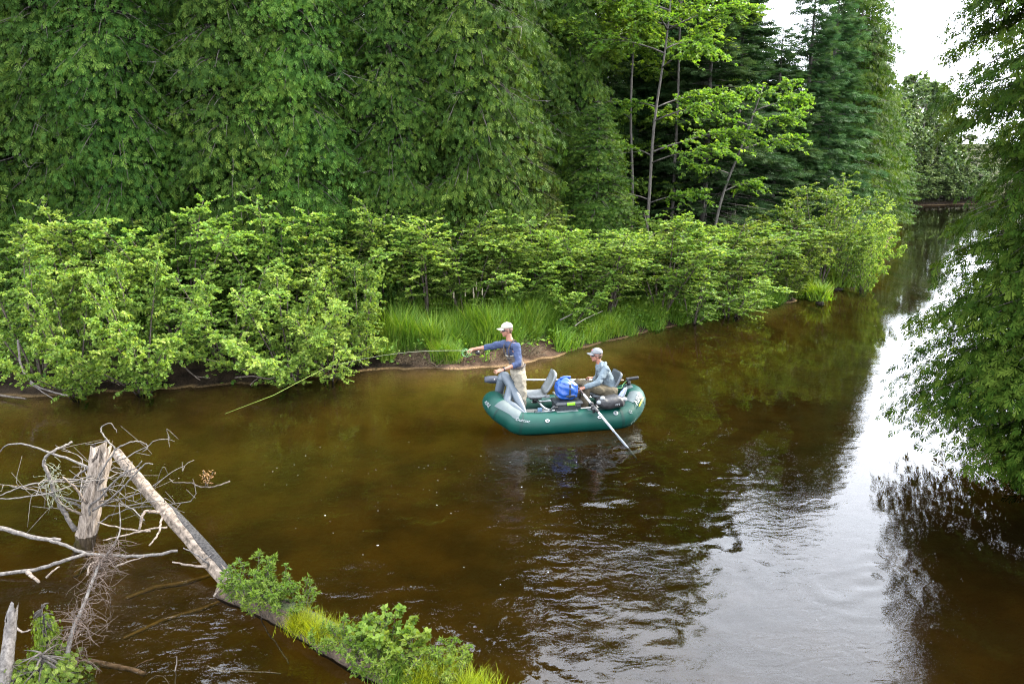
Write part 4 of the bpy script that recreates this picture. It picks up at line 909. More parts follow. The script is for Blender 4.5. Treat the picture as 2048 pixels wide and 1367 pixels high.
mb = MB(); frustum(mb, zb, zt-.05, .42, .30, .47, .36); mb.build('tub', M_TOTE, tote, smooth=False)
for k in (-.14, 0, .14):
    mb = MB(); mb.box((k, -.166, (zb+zt)/2-.03), (.022,.016,(zt-zb)*.72), bev=.004); mb.build('rib', M_TOTE, tote, smooth=False)
mb = MB(); frustum(mb, zt-.048, zt, .53, .41, .50, .38, .014); mb.build('lid', M_TOTE, tote, smooth=False)
mb = MB(); mb.box((.02,-.210,zt-.030), (.155,.016,.055), bev=.006); mb.build('latch', M_LIME, tote)
bagc = RM @ (tc_+[-.01,.02,zt])+RC; bag = thing('dry_bag', 'royal blue roll-top dry bag with black straps, standing on the tote', 'bag', bagc, RZ)
bm = bmesh.new(); bmesh.ops.create_icosphere(bm, subdivisions=5, radius=1)
for v in bm.verts:
    x, y, z = v.co; f = 1+0.05*sin(9*x+3*z)*cos(7*y)+0.035*sin(14*z+5*x)+0.03*sin(17*y+9*x-4*z)
    sq = lambda q: math.copysign(abs(q)**0.72, q)
    zz = sq(z)*.205; top = max(0, z-.2); xx = sq(x)*.205*f*(1-.42*top); yy = sq(y)*.17*f*(1-.25*top)
    v.co = Vector((xx+.015-0.05*max(0,z), yy, .20+zz+0.035*max(0, z-.55)*sin(6*x+1.2)))
    if z < -.5: v.co.z = max(v.co.z, 0.004)
for f in bm.faces: f.smooth = True
me = bpy.data.meshes.new('bag_body'); bm.to_mesh(me); bm.free(); me.materials.append(M_BLUE)
M_BLUE_b = M_BLUE.node_tree; link('bag_body', me, bag)
mb = MB(); mb.box((.03,-.175,.19), (.035,.014,.26), bev=.003); mb.build('strap', M_BLACK, bag)
mb = MB(); mb.box((.045,-.178,.10), (.17,.014,.03), bev=.003); mb.build('strap', M_BLACK, bag)
mb = MB(); mb.box((.03,-.185,.10), (.05,.016,.045), bev=.005); mb.build('buckle', M_BLACK, bag)
mb = MB(); mb.tube(smoothpath([(-.10,-.02,.405),(-.02,-.01,.420),(.07,.0,.408)], 4), .026, 8, True, flat=(1,.5)); mb.build('rolled_top', M_BLUE, bag)
dc = rl(1221, 803, 13.98); duf = thing('duffel_bag', 'plump black bag with white roll ends lying on the stern side tube', 'bag', RM @ dc+RC, RZ+R(6))
bm = bmesh.new(); bmesh.ops.create_icosphere(bm, subdivisions=4, radius=1)
for v in bm.verts:
    x, y, z = v.co; sq = lambda q: math.copysign(abs(q)**0.7, q); f = 1+0.035*sin(15*x+4*z)+0.02*sin(23*x-9*y)
    v.co = Vector((sq(x)*.275, sq(y)*.15*f, sq(z)*.115*f+0.01*sin(7*x)))
for f in bm.faces: f.smooth = True
me = bpy.data.meshes.new('bag_body'); bm.to_mesh(me); bm.free(); me.materials.append(plain('black_nylon', (0.007,0.007,0.008), 0.5, var=0.25, scale=16, bump=0.3, bscale=25)); link('bag_body', me, duf)
for x, z in ((-.255,.03),(.255,.04),(-.19,.10)):
    mb = MB(); mb.ball((x,-.06,z), (.05,.05,.042), 10); mb.build('rolled_end', M_PRINT, duf)
text_obj('lettering', 'nrs', 0.075, np.array((.07,-.152,-.01)), np.array((1,0,0)), np.array((0,-1,.15)), M_PRINT, duf, 0.15)
# rod clamp on the stern
kc = rl(1258, 768, 14.70); clamp = thing('rod_holder', 'black swivel rod holder standing on the stern tube', 'rod holder', RM @ kc+RC, RZ+R(-8))
mb = MB(); mb.tube([(0,0,-.04),(0,0,-.015)], .075, 12); mb.build('mount_plate', M_HYPD, clamp)
mb = MB(); mb.tube([(0,0,-.015),(-.01,0,.08)], [.045,.03], 10); mb.build('post', M_BLACK, clamp)
mb = MB(); mb.box((.06,0,.115), (.24,.055,.055), [[cos(-.12),0,sin(-.12)],[0,1,0],[-sin(-.12),0,cos(-.12)]], bev=.012); mb.box((-.03,0,.09), (.07,.06,.09), bev=.015); mb.build('cradle', M_BLACK, clamp)
mb = MB(); mb.tube(smoothpath([rl(1257,758,14.7), rl(1246,768,14.6), rl(1243,775,14.5), rl(1232,776,14.45), rl(1226,784,14.4)], 5), .004, 5)
o = mb.build('green_cord', M_NET); o.location = RC; o.rotation_euler = (0,0,RZ); tag(o, 'thin green cord hanging from the rod holder behind the rower', 'cord')
# ------------------------------------------------------------------ the two anglers
def cloth(name, c, var=0.14, rough=0.85, sc=7, bump=0.5, bs=22):
    return plain(name, c, rough, var=var, scale=sc, spec=0.15, bump=bump, bscale=bs)
M_SKIN = plain('skin', (0.200,0.095,0.062), 0.5, var=0.08, scale=9, spec=0.3)
M_SKIN2 = plain('skin_ruddy', (0.185,0.082,0.055), 0.5, var=0.10, scale=9, spec=0.3)
M_HAIR = plain('brown_hair', (0.060,0.032,0.017), 0.6, var=0.3, scale=60)
M_SHIRT = cloth('slate_blue_shirt', (0.026,0.036,0.072))
M_HOODY = cloth('pale_blue_grey_hoody', (0.075,0.095,0.108))
M_WADER = cloth('pale_wader_cloth', (0.140,0.125,0.098), 0.14)
M_BIB = cloth('brown_grey_bib_cloth', (0.075,0.062,0.052))
M_KHAKI = cloth('olive_khaki_cloth', (0.055,0.046,0.030), 0.2)
M_CAP = cloth('cream_cap_cloth', (0.21,0.195,0.16), 0.06)
M_CAPG = cloth('grey_cap_cloth', (0.105,0.108,0.112), 0.10)
M_LENS = plain('dark_lens', (0.004,0.004,0.005), 0.12, spec=0.7)
M_STRAPB = plain('dark_brown_strap', (0.020,0.013,0.012), 0.7)
M_RED = plain('faded_red_print', (0.25,0.06,0.06), 0.7)
M_BOOT = plain('dark_boot', (0.030,0.026,0.022), 0.7)

def fused(name, mb, vox, mat, parent, smooth=4, ratio=0.35, wrinkle=0.0):
    """overlapping shapes melted into one continuous skin"""
    me = mb.mesh(name, mat); tmp = bpy.data.objects.new('tmp', me); C.objects.link(tmp)
    m = tmp.modifiers.new('r', 'REMESH'); m.mode = 'VOXEL'; m.voxel_size = vox; m.use_smooth_shade = True
    m = tmp.modifiers.new('s', 'SMOOTH'); m.factor = 0.5; m.iterations = smooth
    if wrinkle > 0:
        tx = bpy.data.textures.new(name+'_fold', 'CLOUDS'); tx.noise_scale = 0.09; tx.noise_depth = 2
        d = tmp.modifiers.new('d', 'DISPLACE'); d.texture = tx; d.strength = wrinkle; d.mid_level = 0.5; d.texture_coords = 'LOCAL'
    if ratio < 1: m = tmp.modifiers.new('c', 'DECIMATE'); m.ratio = ratio
    dg = bpy.context.evaluated_depsgraph_get(); out = bpy.data.meshes.new_from_object(tmp.evaluated_get(dg))
    bpy.data.objects.remove(tmp); out.name = name
    for p in out.polygons: p.use_smooth = True
    out.materials.clear(); out.materials.append(mat); return link(name, out, parent)
def pz(px, Y, z):
    k = (z-CAM_H)/Y; c, s = cos(PITCH), sin(PITCH); v = (k*c+s)/(c-k*s); return np.array([(px-1024)/FPX*Y/(c+v*s), Y, z])
def lerp(a, b, t): return np.asarray(a)*(1-t)+np.asarray(b)*t

class Figure:
    def __init__(s, label, base):
        s.base = np.array(base, float); s.root = thing('person', label, 'person', base); s.b = MB()
    def L(s, p): return np.asarray(p, float)-s.base
    def head(s, hc, f, neck, skin):
        """hc: middle of the head between the ears; f: unit vector the face looks along"""
        s.f = f = norm(np.array(f, float)); s.hc = hc = s.L(hc); side = norm(np.cross(f, (0, 0, 1))); u = np.cross(side, f); s.side, s.u = side, u
        Rt = np.stack([f, side, u], 1); s.Rt = Rt; P = lambda x, y, z: hc+f*x+side*y+u*z
        s.P = P; b = s.b
        b.ball(P(-.008,0,.030), (.100,.079,.098), 16, Rt); b.ball(P(.030,0,-.035), (.062,.060,.078), 14, Rt); b.ball(P(.058,0,-.092), (.030,.032,.026), 10, Rt)
        b.ball(P(.062,0,-.005), (.030,.052,.040), 10, Rt); b.ball(P(.078,0,.036), (.016,.050,.014), 10, Rt)
        b.tube([P(.090,0,.020), P(.103,0,-.008), P(.110,0,-.026)], [.009,.012,.015], 8, True)
        b.ball(P(.086,0,-.056), (.011,.023,.007), 8, Rt); b.ball(P(.084,0,-.068), (.011,.020,.008), 8, Rt)
        for y in (-1, 1):
            b.ball(P(-.008,.078*y,-.008), (.020,.010,.032), 10, Rt); b.ball(P(.045,.042*y,-.020), (.028,.020,.022), 8, Rt)
            b.ball(P(.082,.031*y,.016), (.012,.014,.009), 8, Rt)
        n = s.L(neck); b.tube([P(-.018,0,-.05), lerp(P(-.018,0,-.07), n, .5), n], [.056,.056,.068], 12, True)
    def cap(s, mat, band=None):
        P, Rt = s.P, s.Rt; V, F = ballv(20); V = V.copy(); V[:, 2] = np.where(V[:, 2] < 0, V[:, 2]*0.12, V[:, 2]**0.86 if False else np.sign(V[:, 2])*np.abs(V[:, 2])**0.85)
        mb = MB(); W = V*np.array([.112,.091,.098]); mb.add(W @ Rt.T+P(-.006,0,.050), F); c = mb.build('cap', mat, s.root)
        B = []; n, m = 9, 6
        for th in (0, -.006):
            for i in range(m):
                for j in range(n):
                    y = (j/(n-1)*2-1); x = .075+(.112*np.sqrt(max(0, 1-(y*.92)**2)))*i/(m-1); B.append(P(x, y*.080, .062-0.026*y*y-.016*i/(m-1)+th))
        idx = np.arange(n*m).reshape(m, n); q = np.stack([idx[:-1,:-1], idx[:-1,1:], idx[1:,1:], idx[1:,:-1]], -1).reshape(-1, 4); o = n*m
        rim = np.concatenate([idx[0,:], idx[1:,-1], idx[-1,-2::-1], idx[-2:0:-1,0]]); r2 = np.roll(rim, -1)
        mb = MB(); mb.add(np.array(B), [q, q[:, ::-1]+o, np.stack([rim, rim+o, r2+o, r2], -1)]); mb.build('brim', mat, c)
        mb = MB(); mb.ball(P(-.006,0,.148), (.009,.009,.006), 8, Rt); mb.build('button', mat, c)
        return c
    def glasses(s):
        P, Rt = s.P, s.Rt; mb = MB()
        for y in (-1, 1):
            mb.ball(P(.090,.034*y,.012), (.015,.034,.023), 12, Rt); mb.ball(P(.070,.058*y,.012), (.030,.016,.022), 10, Rt); mb.tube([P(.078,.064*y,.018), P(.03,.082*y,.014), P(-.02,.083*y,.006)], .007, 6, True)
        mb.tube([P(.100,-.012,.018), P(.100,.012,.018)], .005, 6, True); mb.build('sunglasses', M_LENS, s.root)
    def hair(s, low=-.045):
        P, Rt = s.P, s.Rt; mb = MB(); mb.ball(P(-.030,0,.012), (.083,.0825,.070), 16, Rt); mb.ball(P(-.055,0,-.030), (.040,.060,.045), 12, Rt); mb.build('hair', M_HAIR, s.root)
    def arm(s, sh, el, wr, r=(.052,.043,.040,.027)):
        sh, el, wr = s.L(sh), s.L(el), s.L(wr)
        s.b.tube([sh, lerp(sh, el, .5), el], [r[0], r[0]*.95, r[1]], 12, True); s.b.tube([el, lerp(el, wr, .3), wr], [r[1]*.98, r[2]*1.02, r[3]], 12, True)
    def hand(s, wr, d, palm_n, curl, spread=0.16, thumb_side=1, size=1.0, thumb_in=0.5):
        """palm from the wrist along d; fingers curl towards palm_n; thumb leaves the palm's side"""
        wr = s.L(wr); d = norm(np.array(d, float)); n = np.array(palm_n, float); n = norm(n-d*np.dot(n, d)); x = np.cross(d, n)*thumb_side; k = size
        for i, o in enumerate((-.032, -.011, .011, .032)):                   # palm: four metacarpal ridges melted together
            s.b.tube([wr+x*o*.55*k, wr+d*.045*k+x*o*.9*k, wr+d*.092*k+x*o*k], [.017*k, .0165*k, .0135*k], 8, True)
        for i, (o, l) in enumerate(((.032,.070),(.011,.080),(-.011,.074),(-.032,.058))):
            p = wr+d*.092*k+x*o*k; c = curl[i] if np.ndim(curl) else curl; a = 0; dirx = d+x*o/.032*spread; pts = [p]; seg = (.46,.31,.23)
            for j in range(3):
                a += c*(0.55, 0.8, 0.6)[j]; v = norm(norm(dirx)*cos(a)+n*sin(a)); p = p+v*l*k*seg[j]; pts.append(p)
            s.b.tube(pts, [.0098*k,.0092*k,.0086*k,.0074*k], 8, True)
        t0 = wr+d*.028*k+x*.030*k; t1 = t0+(d*.55+x*.75+n*.25*thumb_in)*.042*k; t2 = t1+norm(d*.9+x*.25+n*thumb_in)*.034*k; t3 = t2+norm(d*.9-x*.1+n*thumb_in*1.2)*.026*k
        s.b.tube([t0, t1, t2, t3], [.016*k,.0125*k,.0105*k,.0085*k], 8, True)

# ---- standing angler
feet = pz(1036, 14.20, 0.135)
A_ = Figure('person standing in the raft bow casting, in cream cap, slate blue shirt and pale waders', feet); L = A_.L
pel = atd(1037, 750, 14.20); wai = atd(1034.5, 731, 14.19); che = atd(1027, 705, 14.18); nk = atd(1019.5, 680, 14.17); hc = atd(1013.5, 660, 14.15)
shN = atd(1033, 692, 14.00); shF = atd(1007, 687, 14.36); elN = atd(1037, 727, 13.86); wrN = atd(1006, 739, 13.74); elF = atd(976, 694, 14.50); wrF = atd(948, 697.5, 14.52)
hipN = atd(1039, 752, 14.09); hipF = atd(1033, 751, 14.31); knN = pz(1043, 14.06, .56); knF = pz(1029, 14.34, .56); anN = pz(1042, 14.08, .17); anF = pz(1026, 14.36, .17)
A_.head(hc, (-0.93, -0.28, -0.06), nk, M_SKIN)
tor = [pel, wai, che, lerp(che, nk, .72)]
upv = norm(np.cross(nk-pel, shF-shN))
A_.b.tube(smoothpath([L(p) for p in tor], 3), [.135,.13,.125,.122,.125,.135,.145,.14,.10,.085][:10], 14, True, flat=(.72, 1.05), up=upv)
A_.b.tube([L(shN), L(lerp(shN, shF, .5)), L(shF)], [.058,.072,.058], 12, True)
A_.arm(shN, elN, wrN); A_.arm(shF, elF, wrF)
A_.hand(wrN, atd(990,743,13.72)-wrN, (-.1,.35,-1), (.10,.22,.30,.38), .30, -1, 1.02)
A_.hand(wrF, atd(936,700,14.54)-wrF, (-.15,.25,-1), (.9,1.0,1.05,1.1), .05, 1, 1.02, 0.9)
for h, k_, an in ((hipN, knN, anN), (hipF, knF, anF)):
    A_.b.tube([L(h), L(lerp(h, k_, .5)), L(k_)], [.088,.076,.058], 12, True); A_.b.tube([L(k_), L(lerp(k_, an, .35)), L(an)], [.057,.056,.040], 12, True)
    A_.b.tube([L(an)+[.04,0,-.01], L(an)+[-.04,0,-.02], L(an)+[-.15,-.03,-.02]], [.035,.036,.028], 8, True)
fused('body', A_.b, .0062, M_SKIN, A_.root, 3, .28)
A_.cap(M_CAP); A_.glasses(); A_.hair()
mb = MB(); mb.tube(smoothpath([L(wai)+[0,0,.0], L(lerp(wai,che,.5)), L(che), L(lerp(che,nk,.62))], 3), [.142,.140,.142,.150,.158,.162,.160,.150,.128,.098], 16, True, flat=(.74,1.03), up=upv)
mb.tube([L(shN), L(lerp(shN, shF, .5)), L(shF)], [.070,.080,.070], 12, True); mb.tube([L(nk)+[0.004,0,-.055], L(nk)+[0.002,0,-.012]], [.090,.070], 12, True)
for sh, el, wr, e in ((shN, elN, wrN, .40), (shF, elF, wrF, .26)):
    mb.tube([L(sh), L(lerp(sh,el,.5)), L(el)], [.073,.068,.060], 12, True); mb.tube([L(el), L(lerp(el,wr,e))], [.059,.055], 12)
fused('shirt', mb, .009, M_SHIRT, A_.root, 3, .6, .034)
mb = MB(); mb.tube(smoothpath([L(pel)+[0,0,-.06], L(pel), L(wai)], 3), [.15,.158,.160,.160,.158,.152,.150], 16, True, flat=(.80,1.02), up=upv)
for h, k_, an in ((hipN, knN, anN), (hipF, knF, anF)):
    mb.tube([L(h)+[0.01,0,0], L(lerp(h,k_,.5)), L(k_)], [.118,.110,.094], 14, True); mb.tube([L(k_), L(lerp(k_,an,.4)), L(an)], [.094,.088,.080], 14, True)
fused('waders', mb, .010, M_WADER, A_.root, 3, .6, .045)
bibt = lerp(wai, che, 1.0); mb = MB(); mb.tube(smoothpath([L(wai)+[0,0,-.02], L(lerp(wai,che,.5))+[-.006,0,0], L(bibt)+[-.012,0,-.01]], 4), [.158,.157,.157,.158,.160,.163,.166,.168,.170], 18, False, flat=(.76,1.02), up=upv)
fused('bib', mb, .009, M_BIB, A_.root, 2, .6, .026)
def around(c0, c1, t, rad, fl, ang, off=0.0):
    """point on the torso surface: angle 0 = chest, measured about the trunk axis"""
    ax = norm(np.asarray(c1)-np.asarray(c0)); N_ = norm(upv-ax*np.dot(upv, ax)); B_ = np.cross(ax, N_); return lerp(c0, c1, t)+(rad+off)*(cos(ang)*N_*fl[0]+sin(ang)*B_*fl[1])
fs = 1 if np.dot(upv, A_.f) > 0 else -1
mb = MB(); ax = norm(che-wai); N_ = norm(upv-ax*np.dot(upv, ax))*fs; B_ = norm(shF-shN)
ring = lambda c, ra, rb, n=20: [L(c)+N_*ra*cos(a)+B_*rb*sin(a) for a in np.linspace(0, 2*pi, n+1)]
mb.tube(ring(lerp(wai, che, -.02), .130, .172), .016, 6); mb.build('belt', M_STRAPB, A_.root)
mb = MB(); q = bibt; mb.tube([L(q)+N_*.132*cos(a)+B_*.174*sin(a)+[-.012,0,-.008] for a in np.linspace(-1.2, 1.2, 12)], .010, 6); mb.build('bib_hem', M_CAP, A_.root)
for sgn in (-1, 1):
    top = L(lerp(nk, shF if sgn > 0 else shN, .50))+[0,0,.030]; fr = L(bibt)+N_*.140+B_*sgn*.072+[-.01,0,.0]; mid = L(lerp(che, nk, .5))+N_*.128+B_*sgn*.080; bkp = L(che)-N_*.125+B_*sgn*.05
    mb = MB(); mb.tube(smoothpath([fr, mid, top+N_*.03, top-N_*.05, bkp], 4), .022, 6, flat=(.35,1), up=N_); mb.build('suspender', M_STRAPB, A_.root)
mb = MB(); mb.box(L(bibt)+N_*.142+B_*(-.06)+[-.006,0,-.06], (.008,.075,.030), np.stack([N_, B_, np.cross(N_, B_)], 1)); mb.build('badge', M_BLACK, A_.root)
wd = norm(wrN-elN); wc = L(lerp(elN, wrN, .93)); s1_ = norm(np.cross(wd, (0,0,1))); s2_ = np.cross(s1_, wd)
mb = MB(); mb.tube([wc+(s1_*cos(a)+s2_*sin(a))*.034 for a in np.linspace(0, 2*pi, 15)], .010, 6); mb.box(wc-s1_*0+s2_*.036, (.034,.034,.016), np.stack([wd, s1_, s2_], 1), .004); mb.build('watch', M_BLACK, A_.root)

# ---- seated rower
seat0 = pz(1216, 14.50, 0.48)
B2 = Figure('person seated at the oars in grey cap and pale blue hooded shirt', seat0); L = B2.L
pel = atd(1219, 778, 14.50); wai = atd(1217, 765, 14.50); che = atd(1208, 746, 14.49); nk = atd(1200, 728, 14.48); hc = atd(1193, 710.5, 14.46)
shN = atd(1211.5, 738, 14.29); shF = atd(1200, 736, 14.68); elN = atd(1197, 764, 14.15); wrN = atd(1167, 775.5, 14.10); elF = atd(1194, 760, 14.92); wrF = atd(1186, 755.5, 14.97)
hipN = atd(1217, 783, 14.38); hipF = atd(1214, 781, 14.62); knN = atd(1173, 772, 14.27); knF = atd(1157, 766, 14.64); anN = pz(1168, 14.20, .22); anF = pz(1152, 14.62, .22)
B2.head(hc, (-0.985, -0.12, 0.02), nk, M_SKIN2)
upv = norm(np.cross(nk-pel, shF-shN))
tor = [pel, wai, che, lerp(che, nk, .7)]
B2.b.tube(smoothpath([L(p) for p in tor], 3), [.135,.135,.135,.135,.138,.142,.145,.138,.10,.085], 14, True, flat=(.74,1.08), up=upv)
B2.b.tube([L(shN), L(lerp(shN, shF, .5)), L(shF)], [.060,.074,.060], 12, True)
B2.arm(shN, elN, wrN); B2.arm(shF, elF, wrF)
B2.hand(wrN, atd(1157,778.5,14.09)-wrN, (.15,.2,-1), (1.0,1.05,1.1,1.15), .03, -1, 1.05, 1.0)
B2.hand(wrF, atd(1180,754.5,14.99)-wrF, (.1,-.2,-1), (.9,1.0,1.0,1.1), .03, 1, 1.0, 1.0)
for h, k_, an in ((hipN, knN, anN), (hipF, knF, anF)):
    B2.b.tube([L(h), L(lerp(h, k_, .5)), L(k_)], [.092,.078,.060], 12, True); B2.b.tube([L(k_), L(lerp(k_, an, .35)), L(an)], [.058,.056,.040], 12, True)
    B2.b.tube([L(an)+[.04,0,-.03], L(an)+[-.04,0,-.05], L(an)+[-.14,0,-.06]], [.036,.036,.026], 8, True)
fused('body', B2.b, .0062, M_SKIN2, B2.root, 3, .28)
c = B2.cap(M_CAPG); B2.glasses(); B2.hair()
mb = MB(); P = B2.P; mb.box(P(.088,.0,.098), (.012,.050,.030), B2.Rt, .004); mb.build('cap_badge', M_RED, c)
mb = MB(); mb.ball(P(.048,0,-.080), (.040,.046,.032), 12, B2.Rt); mb.ball(P(.02,0,-.062), (.040,.063,.030), 12, B2.Rt); mb.build('stubble_beard', plain('reddish_stubble', (0.140,0.065,0.040), 0.7), B2.root)
mb = MB(); mb.tube(smoothpath([L(pel)+[.01,0,.02], L(wai), L(che), L(lerp(che,nk,.62))], 3), [.155,.156,.155,.154,.155,.160,.164,.158,.130,.100], 16, True, flat=(.78,1.05), up=upv)
mb.tube([L(shN), L(lerp(shN, shF, .5)), L(shF)], [.074,.084,.074], 12, True); mb.tube([L(nk)+[.006,0,-.06], L(nk)+[.004,0,.005]], [.095,.074], 12, True)
mb.tube(smoothpath([L(nk)+[.03,-.10,-.01], L(nk)+[.085,-.05,.0], L(nk)+[.095,.05,.0], L(nk)+[.03,.10,-.01]], 4), .036, 10, True)
for sh, el, wr, e in ((shN, elN, wrN, .93), (shF, elF, wrF, .9)):
    mb.tube([L(sh), L(lerp(sh,el,.5)), L(el)], [.076,.070,.062], 12, True); mb.tube([L(el), L(lerp(el,wr,.5)), L(lerp(el,wr,e))], [.061,.052,.042], 12)
fused('hooded_shirt', mb, .009, M_HOODY, B2.root, 3, .6, .040)
mb = MB(); mb.tube([L(pel)+[.02,-.12,-.02], L(pel)+[.02,0,-.01], L(pel)+[.02,.12,-.02]], [.12,.135,.12], 14, True)
for h, k_, an in ((hipN, knN, anN), (hipF, knF, anF)):
    mb.tube([L(h), L(lerp(h,k_,.5)), L(k_)], [.118,.102,.086], 14, True); mb.tube([L(k_), L(lerp(k_,an,.4)), L(an)], [.085,.080,.074], 14, True)
fused('trousers', mb, .010, M_KHAKI, B2.root, 3, .6, .045)
for an in (anN, anF):
    mb = MB(); mb.tube([L(an)+[.05,0,-.055], L(an)+[-.05,0,-.06], L(an)+[-.17,0,-.065]], [.050,.050,.040], 10, True, flat=(.8,1)); mb.build('shoe', M_BOOT, B2.root)

# ------------------------------------------------------------------ oars, rod, line
def blade(mb, a, b, nrm, wid, th=.012):
    d = norm(b-a); n = norm(nrm-d*np.dot(nrm, d)); s_ = np.cross(d, n); V = []; m = 8; ws = [.25,.55,.8,.95,1,1,.97,.75]
    for i in range(m):
        p = lerp(a, b, i/(m-1)); V += [p-s_*wid*ws[i]+n*.004, p+n*th, p+s_*wid*ws[i]+n*.004, p+s_*wid*ws[i]-n*.004, p-n*th, p-s_*wid*ws[i]-n*.004]
    idx = np.arange(m*6).reshape(m, 6); nx = np.roll(idx, -1, 1)
    mb.add(np.array(V), [np.stack([idx[:-1], nx[:-1], nx[1:], idx[1:]], -1).reshape(-1, 4), idx[0][::-1].reshape(1,-1), idx[-1].reshape(1,-1)])
H = atd(1155, 773, 14.13); E = at(1266, 909, -0.10); oar = thing('oar', 'near oar with pale shaft slanting from the rower\'s hand into the water', 'oar', E)
Lo = lambda p: np.asarray(p)-E
T_ = lambda t: lerp(H, E, t)
mb = MB(); mb.tube([Lo(T_(.12)), Lo(T_(.56))], .021, 10); mb.build('shaft', M_WHITE, oar)
mb = MB(); mb.tube([Lo(T_(0)), Lo(T_(.12))], .018, 10, True); mb.build('grip', M_STRAPB, oar)
mb = MB(); mb.tube([Lo(T_(.27)), Lo(T_(.40))], .027, 10); mb.build('sleeve', M_BLACK, oar)
mb = MB(); mb.tube([Lo(T_(.262)), Lo(T_(.278))], .042, 12); mb.build('stop_ring', M_BLACK, oar)
mb = MB(); mb.tube([Lo(T_(.56)), Lo(T_(.68))], [.024,.020], 8); blade(mb, Lo(T_(.62)), Lo(T_(1.06)), np.array((.5,.5,.4)), .052); mb.build('blade', plain('grey_blade', (0.13,0.145,0.16), 0.4), oar)
lk = T_(.315); pl = RM.T @ (lk-RC)
mb = MB(); mb.tube([(pl[0],pl[1],.36),(pl[0],pl[1],pl[2]-.02)], [.030,.018], 10); mb.box((pl[0],pl[1],.43), (.10,.10,.05), bev=.012)
mb.tube([(pl[0]-.045,pl[1],pl[2]+.04),(pl[0]-.04,pl[1],pl[2]-.02),(pl[0],pl[1],pl[2]-.045),(pl[0]+.04,pl[1],pl[2]-.02),(pl[0]+.045,pl[1],pl[2]+.04)], .012, 8); mb.build('oarlock', M_BLACK, raft)
H = atd(1246, 760, 15.10); E2 = atd(969, 758.5, 14.78); oar = thing('oar', 'far oar held level over the river, with a dark blade behind the brace', 'oar', E2); Lo = lambda p: np.asarray(p)-E2; T_ = lambda t: lerp(H, E2, t)
mb = MB(); mb.tube([Lo(T_(.05)), Lo(T_(.80))], .020, 10); mb.build('shaft', M_WHITE, oar)
mb = MB(); mb.tube([Lo(T_(0)), Lo(T_(.06))], .018, 10, True); mb.build('grip', plain('tan_grip', (0.16,0.11,0.07), 0.6), oar)
mb = MB(); blade(mb, Lo(T_(.78)), Lo(T_(1.0)), np.array((0,-1,.45)), .072); mb.tube([Lo(T_(.80)), Lo(T_(.99))], [.016,.008], 6); mb.build('blade', M_NAVY, oar)
mb = MB()
for t in (.86, .93): mb.ball(Lo(T_(t))+[0,-.018,.006], .011, 8)
mb.build('rivet', M_WHITE, oar)
ol = RM.T @ (T_(.28)-RC); mb = MB(); mb.tube([(ol[0],ol[1]-.02,.38),(ol[0],ol[1],ol[2]-.015)], [.028,.016], 10); mb.build('oarlock', M_BLACK, raft)
grip = atd(939, 701, 14.53); tip = atd(655, 733, 13.5); butt = grip+norm(grip-tip)*.16
rod = thing('fly_rod', 'slender fly rod pointing low over the water from the angler\'s outstretched hand', 'fishing rod', grip); Lr = lambda p: np.asarray(p)-grip
mb = MB(); pth = np.array([lerp(grip, tip, t)+np.array([0,0,.10*sin(pi*t)]) for t in np.linspace(0, 1, 12)]); mb.tube([Lr(p) for p in pth], np.linspace(.0065,.0022,12), 6); mb.build('blank', plain('olive_rod', (0.075,0.080,0.045), 0.35), rod)
mb = MB(); mb.tube([Lr(lerp(grip,tip,.02)), Lr(grip), Lr(butt)], [.010,.014,.013], 8, True); mb.build('grip', plain('cork_grip', (0.20,0.13,0.075), 0.7), rod)
d = norm(butt-grip); rc = Lr(butt)+np.array([0,0,-.055]); sd_ = norm(np.cross(d, (0,0,1))); mb = MB(); mb.tube([rc-sd_*.018, rc+sd_*.018], .043, 16); mb.box(rc+[0,0,.048], (.06,.014,.02)); mb.build('reel', M_BLACK, rod)
mb = MB(); mb.tube([rc-sd_*.022+[.02,0,-.02], rc-sd_*.045+[.02,0,-.02]], .008, 8, True); mb.build('reel_handle', M_WHITE, rod)
M_LINE = plain('yellow_green_line', (0.165,0.215,0.030), 0.5)
wpt = at(450, 827, 0.012); mb = MB(); mb.tube([tip, lerp(tip, wpt, .5)+[0,0,-.07], wpt], [.0035,.0055,.006], 6); ln = mb.build('fly_line', M_LINE); tag(ln, 'yellow-green fly line slanting from the rod tip down to the water', 'fishing line')
mb = MB()
for k in range(3):
    a = np.linspace(0, 2*pi, 16); c_ = atd(929+3*k, 700+k, 14.45); mb.tube(np.stack([c_[0]+.05*np.cos(a)*(1+.3*k), c_[1]+.03*np.sin(a+k), c_[2]-.04+.07*np.sin(a)], -1), .002, 4)
ll = mb.build('line_loops', plain('pale_green_line', (0.12,0.30,0.12), 0.5)); ll.name = 'slack_line'; tag(ll, 'loose pale green coil of line at the casting hand', 'fishing line')

